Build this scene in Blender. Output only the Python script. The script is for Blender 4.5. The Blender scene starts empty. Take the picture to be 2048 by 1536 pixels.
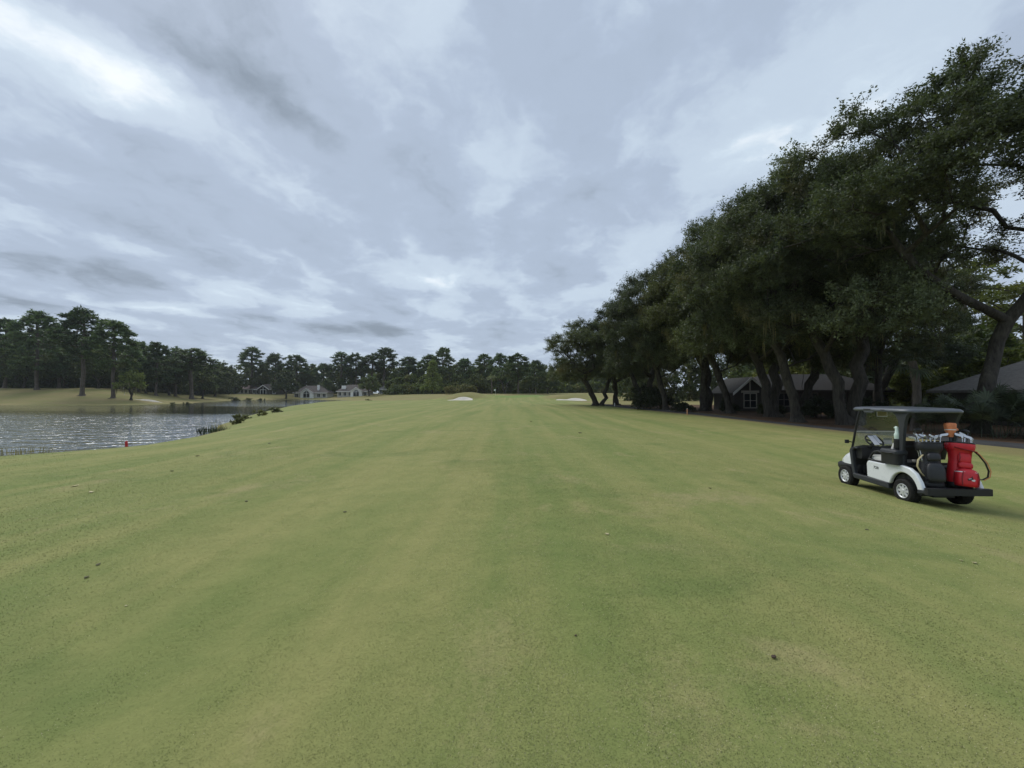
import bpy, bmesh, math, random
import numpy as np
from mathutils import Vector, Matrix

R = math.radians
SC = bpy.context.scene
COL = SC.collection
random.seed(7)

# ------------------------------------------------------------------ camera
FPX = 860.0                       # focal length in pixels of a 2048 wide frame (phone ultra-wide)
EYE = 1.65
cam_d = bpy.data.cameras.new('camera')
cam_d.sensor_width = 36.0
cam_d.lens = FPX / 2048.0 * 36.0
cam_d.clip_start = 0.05
cam_d.clip_end = 6000.0
cam = bpy.data.objects.new('camera', cam_d)
COL.objects.link(cam)
cam.location = (0, 0, EYE)
cam.rotation_euler = (R(90 + 1.33), 0, 0)
SC.camera = cam

# ------------------------------------------------------------------ light: overcast sky with a veiled sun at upper left
SUN_AZ, SUN_EL = -40.0, 48.0      # azimuth from +Y (negative = left), elevation
SC.view_settings.view_transform = 'Standard'
SC.view_settings.look = 'None'
SC.view_settings.exposure = 0.35
SC.view_settings.gamma = 1.0
SC.view_settings.use_curve_mapping = False

world = bpy.data.worlds.new('World')
SC.world = world
world.use_nodes = True
SC.cycles.use_denoising = True
SC.cycles.max_bounces = 7
SC.cycles.diffuse_bounces = 3
SC.cycles.glossy_bounces = 3
SC.cycles.transmission_bounces = 5
SC.cycles.transparent_max_bounces = 8
SC.cycles.volume_bounces = 1
SC.cycles.caustics_reflective = False
SC.cycles.caustics_refractive = False
SC.cycles.sample_clamp_indirect = 4.0


class NT:
    """small node-tree writer"""
    def __init__(self, tree):
        self.t = tree
        self.n = tree.nodes
        self.l = tree.links

    def add(self, typ, **kw):
        nd = self.n.new(typ)
        for k, v in kw.items():
            if k.startswith('i_'):
                key = k[2:]
                key = int(key) if key.isdigit() else key.replace('_', ' ')
                s = nd.inputs[key]
                if isinstance(v, bpy.types.NodeSocket):
                    self.l.new(v, s)
                else:
                    s.default_value = v
            else:
                setattr(nd, k, v)
        return nd

    def math(self, op, a, b=None, c=None, clamp=False):
        nd = self.n.new('ShaderNodeMath')
        nd.operation = op
        nd.use_clamp = clamp
        for i, v in enumerate((a, b, c)):
            if v is None:
                continue
            if isinstance(v, bpy.types.NodeSocket):
                self.l.new(v, nd.inputs[i])
            else:
                nd.inputs[i].default_value = v
        return nd.outputs[0]

    def mix(self, fac, a, b, blend='MIX'):
        nd = self.n.new('ShaderNodeMix')
        nd.data_type = 'RGBA'
        nd.blend_type = blend
        for i, v in ((0, fac), (6, a), (7, b)):
            if isinstance(v, bpy.types.NodeSocket):
                self.l.new(v, nd.inputs[i])
            else:
                nd.inputs[i].default_value = v if i == 0 else (*v[:3], 1.0)
        return nd.outputs[2]

    def ramp(self, fac, stops, interp='LINEAR'):
        nd = self.n.new('ShaderNodeValToRGB')
        self.l.new(fac, nd.inputs[0])
        cr = nd.color_ramp
        cr.interpolation = interp
        while len(cr.elements) < len(stops):
            cr.elements.new(0.5)
        for e, (p, c) in zip(cr.elements, stops):
            e.position = p
            e.color = (c, c, c, 1) if isinstance(c, (int, float)) else (*c, 1)
        return nd.outputs[0]

    def noise(self, vec, scale, detail=4.0, rough=0.55, dist=0.0, dims='3D'):
        nd = self.n.new('ShaderNodeTexNoise')
        nd.noise_dimensions = dims
        self.l.new(vec, nd.inputs['Vector'])
        nd.inputs['Scale'].default_value = scale
        nd.inputs['Detail'].default_value = detail
        nd.inputs['Roughness'].default_value = rough
        nd.inputs['Distortion'].default_value = dist
        return nd.outputs[0]

    def mapping(self, vec, loc=(0, 0, 0), rot=(0, 0, 0), scale=(1, 1, 1)):
        nd = self.n.new('ShaderNodeMapping')
        self.l.new(vec, nd.inputs[0])
        nd.inputs['Location'].default_value = loc
        nd.inputs['Rotation'].default_value = rot
        nd.inputs['Scale'].default_value = scale
        return nd.outputs[0]


def build_world():
    w = NT(world.node_tree)
    w.n.clear()
    out = w.add('ShaderNodeOutputWorld')
    bg = w.add('ShaderNodeBackground')
    bg.inputs['Strength'].default_value = 0.1
    w.l.new(bg.outputs[0], out.inputs[0])
    sky = w.add('ShaderNodeTexSky', sky_type='NISHITA')
    sky.sun_disc = False
    sky.sun_elevation = R(SUN_EL)
    sky.sun_rotation = R(SUN_AZ)
    sky.altitude = 5
    sky.air_density = 1.0
    sky.dust_density = 2.0
    tc = w.add('ShaderNodeTexCoord')
    sep = w.add('ShaderNodeSeparateXYZ')
    w.l.new(tc.outputs['Generated'], sep.inputs[0])
    dx, dy, dz = sep.outputs
    zz = w.math('ADD', w.math('MAXIMUM', dz, 0.0), 0.12)
    px = w.math('DIVIDE', dx, zz)
    py = w.math('DIVIDE', dy, zz)
    comb = w.add('ShaderNodeCombineXYZ')
    w.l.new(px, comb.inputs[0])
    w.l.new(py, comb.inputs[1])
    plane = comb.outputs[0]
    # cloud deck seen from below: long banks running away from the viewer, broken up by finer noise
    wn = w.add('ShaderNodeTexNoise')
    w.l.new(plane, wn.inputs['Vector'])
    wn.inputs['Scale'].default_value = 2.6
    wn.inputs['Detail'].default_value = 6.0
    wn.inputs['Roughness'].default_value = 0.58
    off = w.add('ShaderNodeVectorMath', operation='SUBTRACT')
    w.l.new(wn.outputs['Color'], off.inputs[0])
    off.inputs[1].default_value = (0.5, 0.5, 0.5)
    off2 = w.add('ShaderNodeVectorMath', operation='SCALE')
    w.l.new(off.outputs[0], off2.inputs[0])
    off2.inputs['Scale'].default_value = 0.36
    wp = w.add('ShaderNodeVectorMath', operation='ADD')
    w.l.new(plane, wp.inputs[0])
    w.l.new(off2.outputs[0], wp.inputs[1])
    flat = plane
    plane = wp.outputs[0]
    banks = w.noise(w.mapping(plane, loc=(0.35, 0.1, 0), rot=(0, 0, R(28)), scale=(1.5, 0.75, 1)), 1.0, 4.0, 0.45, 0.2)
    lumps = w.noise(w.mapping(plane, loc=(3.1, 7.7, 0), rot=(0, 0, R(30)), scale=(1.0, 0.62, 1)), 3.0, 6.0, 0.55, 0.2)
    fine = w.noise(w.mapping(plane, loc=(1.7, 2.2, 0), rot=(0, 0, R(25)), scale=(1.0, 0.8, 1)), 9.0, 5.0, 0.6, 0.3)

    def band(x0, y0, ang, sx, sy, amp):
        """a bank or a thin place in the deck, given on the deck's own plane"""
        m = w.mapping(plane, loc=(0, 0, 0), rot=(0, 0, 0), scale=(1, 1, 1))
        nd = w.add('ShaderNodeVectorMath', operation='SUBTRACT')
        w.l.new(m, nd.inputs[0])
        nd.inputs[1].default_value = (x0, y0, 0)
        rt = w.mapping(nd.outputs[0], rot=(0, 0, R(-ang)), scale=(1, 1, 1))
        sc = w.mapping(rt, scale=(1 / sx, 1 / sy, 1))
        ln = w.add('ShaderNodeVectorMath', operation='LENGTH')
        w.l.new(sc, ln.inputs[0])
        d2 = w.math('MULTIPLY', ln.outputs['Value'], ln.outputs['Value'])
        return w.math('MULTIPLY', w.math('POWER', 2.71828, w.math('MULTIPLY', d2, -1.0)), amp)

    t = w.math('ADD', w.math('MULTIPLY', banks, 0.56), w.math('MULTIPLY', lumps, 0.42))
    t = w.math('ADD', t, w.math('MULTIPLY', fine, 0.08))
    # t around 0.56: shift with the big banks that the place shows
    for b in BANDS:
        t = w.math('ADD', t, band(*b))
    thick = w.ramp(t, [(0.30, 0.0), (0.46, 0.42), (0.57, 0.66), (0.76, 1.0)], 'EASE')
    cloud = w.ramp(thick, [(0.0, (7.4, 7.9, 8.3)), (0.30, (5.1, 6.0, 6.9)), (0.62, (3.6, 4.3, 5.4)), (1.0, (2.15, 2.6, 3.2))])
    # thin haze just above the horizon evens the deck out
    hz = w.math('POWER', w.math('SUBTRACT', 1.0, w.math('MINIMUM', w.math('MULTIPLY', w.math('MAXIMUM', dz, 0.0), 7.0), 1.0)), 2.0)
    cloud = w.mix(w.math('MULTIPLY', hz, 0.55), cloud, (3.9, 4.6, 5.5))
    cover = w.math('ADD', 0.93, w.math('MULTIPLY', thick, 0.07))
    col = w.mix(cover, sky.outputs[0], cloud)
    w.l.new(col, bg.inputs['Color'])


# (x, y) on the cloud plane, angle, half width, half length, amount (negative = thin and bright)
BANDS = [
    (-1.01, 1.00, -14, 0.13, 0.22, -0.11),
    (-0.92, 1.24, -24, 0.10, 0.24, -0.11),
    (-0.65, 1.20, -38, 0.11, 0.32, 0.13),
    (-0.53, 1.24, -20, 0.05, 0.16, -0.07),
    (-1.17, 1.24, -31, 0.10, 0.30, 0.08),
    (-2.18, 2.15, -17, 0.24, 0.45, 0.19),
    (-2.82, 2.55, -30, 0.25, 0.30, 0.14),
    (-1.74, 1.90, -25, 0.10, 0.22, -0.10),
    (-2.35, 2.75, -40, 0.12, 0.45, -0.12),
    (-0.78, 1.78, -40, 0.12, 0.20, -0.09),
    (-1.82, 3.10, -60, 0.16, 0.40, 0.13),
    (-1.15, 3.60, -70, 0.20, 0.55, 0.10),
    (-0.28, 1.58, -15, 0.25, 0.50, 0.075),
]
build_world()

sun_d = bpy.data.lights.new('sun', 'SUN')
sun_d.energy = 1.5
sun_d.angle = R(35)
sun_d.color = (1.0, 0.965, 0.91)
sun = bpy.data.objects.new('sun', sun_d)
COL.objects.link(sun)
sd = Vector((math.sin(R(SUN_AZ)) * math.cos(R(SUN_EL)), math.cos(R(SUN_AZ)) * math.cos(R(SUN_EL)), math.sin(R(SUN_EL))))
sun.rotation_euler = sd.to_track_quat('Z', 'Y').to_euler()
sun.location = sd * 60


# ------------------------------------------------------------------ helpers
def link(o, parent=None):
    COL.objects.link(o)
    if parent is not None:
        o.parent = parent
    return o


def mesh_np(name, V, F, mat, parent=None, smooth=False, attrs=None):
    """V (n,3), F (m,3) or (m,4) arrays"""
    V = np.asarray(V, dtype=np.float32)
    F = np.asarray(F, dtype=np.int32)
    me = bpy.data.meshes.new(name)
    k = F.shape[1]
    me.vertices.add(len(V))
    me.vertices.foreach_set('co', V.ravel())
    me.loops.add(F.size)
    me.loops.foreach_set('vertex_index', F.ravel())
    me.polygons.add(len(F))
    me.polygons.foreach_set('loop_start', np.arange(0, F.size, k, dtype=np.int32))
    if smooth:
        me.polygons.foreach_set('use_smooth', np.ones(len(F), dtype=bool))
    me.update(calc_edges=True)
    if attrs:
        for an, av in attrs.items():
            a = me.attributes.new(an, 'FLOAT', 'POINT')
            a.data.foreach_set('value', np.asarray(av, dtype=np.float32))
    if mat:
        me.materials.append(mat)
    return link(bpy.data.objects.new(name, me), parent)


class MB:
    """collects simple shapes into one mesh"""
    def __init__(self):
        self.v, self.f = [], []

    def add(self, vs, fs, M=None):
        b = len(self.v)
        for p in vs:
            p = Vector(p)
            self.v.append(tuple(M @ p) if M is not None else tuple(p))
        self.f += [tuple(b + i for i in f) for f in fs]
        return self

    def box(self, a, b, M=None):
        x0, y0, z0 = a
        x1, y1, z1 = b
        vs = [(x0, y0, z0), (x1, y0, z0), (x1, y1, z0), (x0, y1, z0), (x0, y0, z1), (x1, y0, z1), (x1, y1, z1), (x0, y1, z1)]
        return self.add(vs, [(0, 3, 2, 1), (4, 5, 6, 7), (0, 1, 5, 4), (1, 2, 6, 5), (2, 3, 7, 6), (3, 0, 4, 7)], M)

    def prism(self, prof, axis, a, b, M=None):
        """prof: list of 2-D points; axis 'x': (y,z), 'y': (x,z), 'z': (x,y)"""
        def pt(p, t):
            return {'x': (t, p[0], p[1]), 'y': (p[0], t, p[1]), 'z': (p[0], p[1], t)}[axis]
        n = len(prof)
        vs = [pt(p, a) for p in prof] + [pt(p, b) for p in prof]
        fs = [tuple(range(n))[::-1], tuple(range(n, 2 * n))]
        fs += [(i, (i + 1) % n, n + (i + 1) % n, n + i) for i in range(n)]
        return self.add(vs, fs, M)

    def loft(self, rings, closed=True, caps=True, M=None):
        n = len(rings[0])
        vs = [p for r in rings for p in r]
        fs = []
        for k in range(len(rings) - 1):
            for i in range(n if closed else n - 1):
                j = (i + 1) % n
                fs.append((k * n + i, k * n + j, (k + 1) * n + j, (k + 1) * n + i))
        if caps and closed:
            fs.append(tuple(range(n))[::-1])
            fs.append(tuple((len(rings) - 1) * n + i for i in range(n)))
        return self.add(vs, fs, M)

    def tube(self, pts, r, sides=8, caps=True, flat=1.0, M=None):
        pts = [Vector(p) for p in pts]
        rs = r if isinstance(r, (list, tuple)) else [r] * len(pts)
        rings = []
        ref = None
        for i, p in enumerate(pts):
            d = (pts[min(i + 1, len(pts) - 1)] - pts[max(i - 1, 0)]).normalized()
            if ref is None:
                ref = Vector((0, 0, 1)) if abs(d.z) < 0.9 else Vector((1, 0, 0))
            u = d.cross(ref).normalized()
            w = u.cross(d).normalized()
            ref = w
            rings.append([p + (u * math.cos(t) + w * math.sin(t) * flat) * rs[i] for t in [2 * math.pi * k / sides for k in range(sides)]])
        return self.loft(rings, True, caps, M)

    def lathe(self, prof, sides=24, M=None, axis='z', caps=False):
        rings = []
        for rr, t in prof:
            ring = []
            for k in range(sides):
                a = 2 * math.pi * k / sides
                c, s = rr * math.cos(a), rr * math.sin(a)
                ring.append((t, c, s) if axis == 'x' else ((c, s, t) if axis == 'z' else (s, t, c)))
            rings.append(ring)
        return self.loft(rings, True, caps, M)

    def build(self, name, mat, parent=None, smooth=False, bevel=0.0, seg=2, angle=40):
        me = bpy.data.meshes.new(name)
        me.from_pydata(self.v, [], self.f)
        bm = bmesh.new()
        bm.from_mesh(me)
        bmesh.ops.recalc_face_normals(bm, faces=bm.faces)
        bm.to_mesh(me)
        bm.free()
        if mat:
            me.materials.append(mat)
        o = link(bpy.data.objects.new(name, me), parent)
        if bevel > 0:
            m = o.modifiers.new('bevel', 'BEVEL')
            m.width = bevel
            m.segments = seg
            m.limit_method = 'ANGLE'
            m.angle_limit = R(35)
        if smooth or bevel > 0:
            me.polygons.foreach_set('use_smooth', [True] * len(me.polygons))
            try:
                me.set_sharp_from_angle(angle=R(angle))
            except Exception:
                pass
        return o


def tag(o, label=None, cat=None, group=None, kind=None):
    if label:
        o['label'] = label
    if cat:
        o['category'] = cat
    if group:
        o['group'] = group
    if kind:
        o['kind'] = kind
    return o


def empty(name, loc=(0, 0, 0), rz=0.0):
    o = bpy.data.objects.new(name, None)
    o.empty_display_size = 0.2
    o.location = loc
    o.rotation_euler = (0, 0, rz)
    return link(o)


def copy_tree(o, parent=None):
    c = o.copy()
    COL.objects.link(c)
    c.parent = parent
    for ch in list(o.children):
        copy_tree(ch, c)
    return c


def col_x(px, depth):
    """sideways distance of a column of the frame at a given depth"""
    return (px - 1024.0) / 769.0 * depth


K = FPX / 769.0                   # depths below were paced out for a 769 px lens; K stretches them to this one


# ------------------------------------------------------------------ materials
MATS = {}


def mat_base(name):
    m = bpy.data.materials.new(name)
    m.use_nodes = True
    t = NT(m.node_tree)
    b = m.node_tree.nodes['Principled BSDF']
    MATS[name] = m
    return m, t, b


def simple(name, col, rough=0.6, metal=0.0, spec=0.5, var=0.0, vscale=8.0, bump=0.0, bscale=60.0, coat=0.0):
    m, t, b = mat_base(name)
    b.inputs['Roughness'].default_value = rough
    b.inputs['Metallic'].default_value = metal
    b.inputs['Specular IOR Level'].default_value = spec
    b.inputs['Coat Weight'].default_value = coat
    tc = t.add('ShaderNodeTexCoord')
    if var > 0:
        n = t.noise(tc.outputs['Object'], vscale, 5.0, 0.6)
        f = t.ramp(n, [(0.3, 1.0 - var), (0.7, 1.0 + var)])
        c = t.mix(1.0, (*col, 1), f, 'MULTIPLY')
        t.l.new(c, b.inputs['Base Color'])
        rr = t.math('ADD', rough, t.math('MULTIPLY', t.math('SUBTRACT', n, 0.5), 0.25), clamp=True)
        t.l.new(rr, b.inputs['Roughness'])
    else:
        b.inputs['Base Color'].default_value = (*col, 1)
    if bump > 0:
        n2 = t.noise(tc.outputs['Object'], bscale, 3.0, 0.6)
        bp = t.add('ShaderNodeBump')
        bp.inputs['Strength'].default_value = bump
        bp.inputs['Distance'].default_value = 0.01
        t.l.new(n2, bp.inputs['Height'])
        t.l.new(bp.outputs[0], b.inputs['Normal'])
    return m


def leaf_mat(name, c1, c2, c3=None, scale=0.35, trans=0.25, rough=0.55):
    """foliage: leaf to leaf and clump to clump colour change, some light through the leaf"""
    m, t, b = mat_base(name)
    geo = t.add('ShaderNodeNewGeometry')
    oi = t.add('ShaderNodeObjectInfo')
    tc = t.add('ShaderNodeTexCoord')
    n = t.noise(tc.outputs['Object'], scale, 3.0, 0.6)
    f = t.ramp(n, [(0.35, 0.0), (0.65, 1.0)])
    c = t.mix(f, c1, c2)
    if c3:
        n3 = t.noise(t.mapping(tc.outputs['Object'], loc=(11, 3, 5)), scale * 0.8, 2.0, 0.5)
        c = t.mix(t.ramp(n3, [(0.56, 0.0), (0.70, 1.0)]), c, c3)
    v = t.math('ADD', 0.62, t.math('MULTIPLY', geo.outputs['Random Per Island'], 0.76))
    c = t.mix(1.0, c, v, 'MULTIPLY')
    v2 = t.math('ADD', 0.75, t.math('MULTIPLY', oi.outputs['Random'], 0.5))
    c = t.mix(t.math('FRACT', t.math('MULTIPLY', oi.outputs['Random'], 5.7)), c, t.mix(1.0, c, (1.2, 1.08, 0.82), 'MULTIPLY'))
    c = t.mix(1.0, c, v2, 'MULTIPLY')
    t.l.new(c, b.inputs['Base Color'])
    b.inputs['Roughness'].default_value = rough
    b.inputs['Specular IOR Level'].default_value = 0.35
    tr = t.add('ShaderNodeBsdfTranslucent')
    t.l.new(t.mix(1.0, c, (1.15, 1.25, 0.6), 'MULTIPLY'), tr.inputs[0])
    mx = t.add('ShaderNodeMixShader')
    mx.inputs[0].default_value = trans
    t.l.new(b.outputs[0], mx.inputs[1])
    t.l.new(tr.outputs[0], mx.inputs[2])
    t.l.new(mx.outputs[0], m.node_tree.nodes['Material Output'].inputs[0])
    return m


def bark_mat(name, c1, c2, scale=3.0):
    m, t, b = mat_base(name)
    tc = t.add('ShaderNodeTexCoord')
    v = t.mapping(tc.outputs['Object'], scale=(1, 1, 0.22))
    n = t.noise(v, scale * 4, 6.0, 0.65, 0.4)
    n2 = t.noise(tc.outputs['Object'], scale * 0.4, 3.0, 0.6)
    f = t.math('ADD', t.math('MULTIPLY', n, 0.7), t.math('MULTIPLY', n2, 0.4))
    c = t.mix(t.ramp(f, [(0.4, 0.0), (0.72, 1.0)]), c1, c2)
    t.l.new(c, b.inputs['Base Color'])
    b.inputs['Roughness'].default_value = 0.9
    b.inputs['Specular IOR Level'].default_value = 0.2
    bp = t.add('ShaderNodeBump')
    bp.inputs['Strength'].default_value = 0.9
    bp.inputs['Distance'].default_value = 0.06
    t.l.new(n, bp.inputs['Height'])
    t.l.new(bp.outputs[0], b.inputs['Normal'])
    return m


def turf_colour_group():
    """mown bermuda: green and olive swathes along the line of play, worn straw patches, shared by sheet and blades"""
    g = bpy.data.node_groups.new('turf_colour', 'ShaderNodeTree')
    g.interface.new_socket('Rough', in_out='INPUT', socket_type='NodeSocketFloat')
    g.interface.new_socket('Straw', in_out='INPUT', socket_type='NodeSocketFloat')
    g.interface.new_socket('Green', in_out='INPUT', socket_type='NodeSocketFloat')
    g.interface.new_socket('Color', in_out='OUTPUT', socket_type='NodeSocketColor')
    t = NT(g)
    gi = t.add('NodeGroupInput')
    go = t.add('NodeGroupOutput')
    geo = t.add('ShaderNodeNewGeometry')
    P = geo.outputs['Position']
    # swathes left by the mowers fan out along the fairway
    sw = t.noise(t.mapping(P, rot=(0, 0, R(4)), scale=(0.75, 0.035, 0.1)), 1.0, 4.0, 0.55, 0.5)
    pa = t.noise(t.mapping(P, loc=(4, 9, 0), scale=(0.34, 0.2, 0.2)), 1.0, 5.0, 0.6, 0.3)
    sm = t.noise(P, 2.3, 4.0, 0.65)
    mi = t.noise(P, 22.0, 3.0, 0.7)
    f = t.math('ADD', t.math('MULTIPLY', sw, 0.74), t.math('MULTIPLY', pa, 0.26))
    f = t.math('ADD', f, t.math('MULTIPLY', t.math('SUBTRACT', sm, 0.5), 0.24))
    c = t.mix(t.ramp(f, [(0.37, 0.0), (0.62, 1.0)]), T_GREEN, T_OLIVE)
    def spot(x0, y0, sx, sy, amp):
        """a worn or lush place on the turf"""
        sb = t.add('ShaderNodeVectorMath', operation='SUBTRACT')
        t.l.new(P, sb.inputs[0])
        sb.inputs[1].default_value = (x0, y0, 0)
        ln = t.add('ShaderNodeVectorMath', operation='LENGTH')
        t.l.new(t.mapping(sb.outputs[0], scale=(1 / sx, 1 / sy, 0)), ln.inputs[0])
        q = t.math('MULTIPLY', ln.outputs['Value'], ln.outputs['Value'])
        return t.math('MULTIPLY', t.math('POWER', 2.71828, t.math('MULTIPLY', q, -1.0)), amp)

    # thin worn places showing straw-coloured stems
    w = t.noise(t.mapping(P, loc=(2.7, 5.3, 0), scale=(0.5, 0.33, 0.4)), 1.0, 6.0, 0.68, 0.4)
    w = t.math('ADD', w, t.math('MULTIPLY', t.math('SUBTRACT', mi, 0.5), 0.14))
    for q in ((3.5, 7.3, 0.9, 1.0, 0.13), (4.9, 6.7, 0.9, 0.6, 0.11), (1.5, 4.6, 0.5, 0.3, 0.13), (6.6, 4.2, 0.9, 0.4, 0.12), (-1.3, 2.2, 0.4, 0.35, 0.10), (1.7, 2.75, 0.35, 0.25, 0.10), (-3.2, 2.35, 0.5, 0.3, 0.11)):
        w = t.math('ADD', w, spot(*q))
    c = t.mix(t.math('MULTIPLY', t.ramp(w, [(0.57, 0.0), (0.70, 1.0)]), 0.55), c, T_WORN)
    # darker clover-like patches
    d = t.noise(t.mapping(P, loc=(8.1, 1.3, 0), scale=(0.28, 0.42, 0.3)), 1.0, 5.0, 0.6, 0.8)
    for q in ((1.3, 7.9, 1.1, 0.9, 0.17), (-1.9, 6.0, 0.8, 2.2, 0.10), (4.6, 4.9, 1.3, 0.25, 0.13)):
        d = t.math('ADD', d, spot(*q))
    c = t.mix(t.math('MULTIPLY', t.ramp(d, [(0.56, 0.0), (0.72, 1.0)]), 0.5), c, T_DEEP)
    # putting surface
    c = t.mix(gi.outputs['Green'], c, T_PUTT)
    # rough: drier and browner
    rn = t.noise(t.mapping(P, scale=(0.09, 0.13, 0.2)), 1.0, 5.0, 0.65)
    rc = t.mix(t.ramp(rn, [(0.38, 0.0), (0.64, 1.0)]), T_ROUGH, T_DRY)
    c = t.mix(gi.outputs['Rough'], c, rc)
    # pine straw and oak litter
    sn = t.noise(P, 1.1, 6.0, 0.7)
    sc = t.mix(t.ramp(sn, [(0.35, 0.0), (0.68, 1.0)]), (0.055, 0.036, 0.022), (0.15, 0.085, 0.045))
    c = t.mix(gi.outputs['Straw'], c, sc)
    v = t.math('ADD', 0.80, t.math('MULTIPLY', t.math('ADD', t.math('MULTIPLY', mi, 0.6), t.math('MULTIPLY', sm, 0.4)), 0.40))
    c = t.mix(1.0, c, v, 'MULTIPLY')
    t.l.new(c, go.inputs[0])
    return g


T_GREEN = (0.184, 0.221, 0.066)
T_OLIVE = (0.280, 0.273, 0.098)
T_WORN = (0.38, 0.31, 0.155)
T_DEEP = (0.130, 0.178, 0.052)
T_PUTT = (0.175, 0.240, 0.066)
T_ROUGH = (0.215, 0.205, 0.075)
T_DRY = (0.27, 0.22, 0.10)
TURF = turf_colour_group()


def ground_mat():
    m, t, b = mat_base('turf')
    g = t.add('ShaderNodeGroup', node_tree=TURF)
    geo = t.add('ShaderNodeNewGeometry')
    P = geo.outputs['Position']
    brk = t.noise(P, 0.35, 4.0, 0.6)
    for nm, key in (('m_rough', 'Rough'), ('m_straw', 'Straw'), ('m_green', 'Green')):
        a = t.add('ShaderNodeAttribute', attribute_name=nm)
        s = t.math('ADD', a.outputs['Fac'], t.math('MULTIPLY', t.math('SUBTRACT', brk, 0.5), 0.5 if nm != 'm_green' else 0.1))
        t.l.new(t.ramp(s, [(0.36, 0.0), (0.64, 1.0)]), g.inputs[key])
    t.l.new(g.outputs[0], b.inputs['Base Color'])
    b.inputs['Roughness'].default_value = 0.95
    b.inputs['Specular IOR Level'].default_value = 0.15
    n1 = t.noise(P, 55.0, 3.0, 0.7)
    n2 = t.noise(P, 7.0, 4.0, 0.65)
    n3 = t.noise(t.mapping(P, scale=(0.9, 0.35, 1)), 1.0, 3.0, 0.6)
    bp0 = t.add('ShaderNodeBump')
    bp0.inputs['Strength'].default_value = 0.55
    bp0.inputs['Distance'].default_value = 0.10
    t.l.new(n3, bp0.inputs['Height'])
    bp1 = t.add('ShaderNodeBump')
    bp1.inputs['Strength'].default_value = 0.4
    bp1.inputs['Distance'].default_value = 0.035
    t.l.new(n2, bp1.inputs['Height'])
    t.l.new(bp0.outputs[0], bp1.inputs['Normal'])
    bp = t.add('ShaderNodeBump')
    bp.inputs['Strength'].default_value = 0.5
    bp.inputs['Distance'].default_value = 0.010
    t.l.new(n1, bp.inputs['Height'])
    t.l.new(bp1.outputs[0], bp.inputs['Normal'])
    t.l.new(bp.outputs[0], b.inputs['Normal'])
    return m


def blade_mat():
    m, t, b = mat_base('grass_blade')
    g = t.add('ShaderNodeGroup', node_tree=TURF)
    for k in ('Rough', 'Straw', 'Green'):
        g.inputs[k].default_value = 0.0
    geo = t.add('ShaderNodeNewGeometry')
    rnd = geo.outputs['Random Per Island']
    c = t.mix(t.ramp(rnd, [(0.80, 0.0), (0.92, 1.0)]), g.outputs[0], (0.42, 0.38, 0.22))
    v = t.math('ADD', 0.95, t.math('MULTIPLY', t.math('FRACT', t.math('MULTIPLY', rnd, 7.31)), 0.55))
    c = t.mix(1.0, c, v, 'MULTIPLY')
    t.l.new(c, b.inputs['Base Color'])
    nu = t.add('ShaderNodeVectorMath', operation='MULTIPLY_ADD')
    t.l.new(geo.outputs['Normal'], nu.inputs[0])
    nu.inputs[1].default_value = (0.45, 0.45, 0.45)
    nu.inputs[2].default_value = (0, 0, 0.8)
    nn = t.add('ShaderNodeVectorMath', operation='NORMALIZE')
    t.l.new(nu.outputs[0], nn.inputs[0])
    t.l.new(nn.outputs[0], b.inputs['Normal'])
    b.inputs['Roughness'].default_value = 0.7
    b.inputs['Specular IOR Level'].default_value = 0.25
    tr = t.add('ShaderNodeBsdfTranslucent')
    t.l.new(c, tr.inputs[0])
    mx = t.add('ShaderNodeMixShader')
    mx.inputs[0].default_value = 0.15
    t.l.new(b.outputs[0], mx.inputs[1])
    t.l.new(tr.outputs[0], mx.inputs[2])
    t.l.new(mx.outputs[0], m.node_tree.nodes['Material Output'].inputs[0])
    return m


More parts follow.
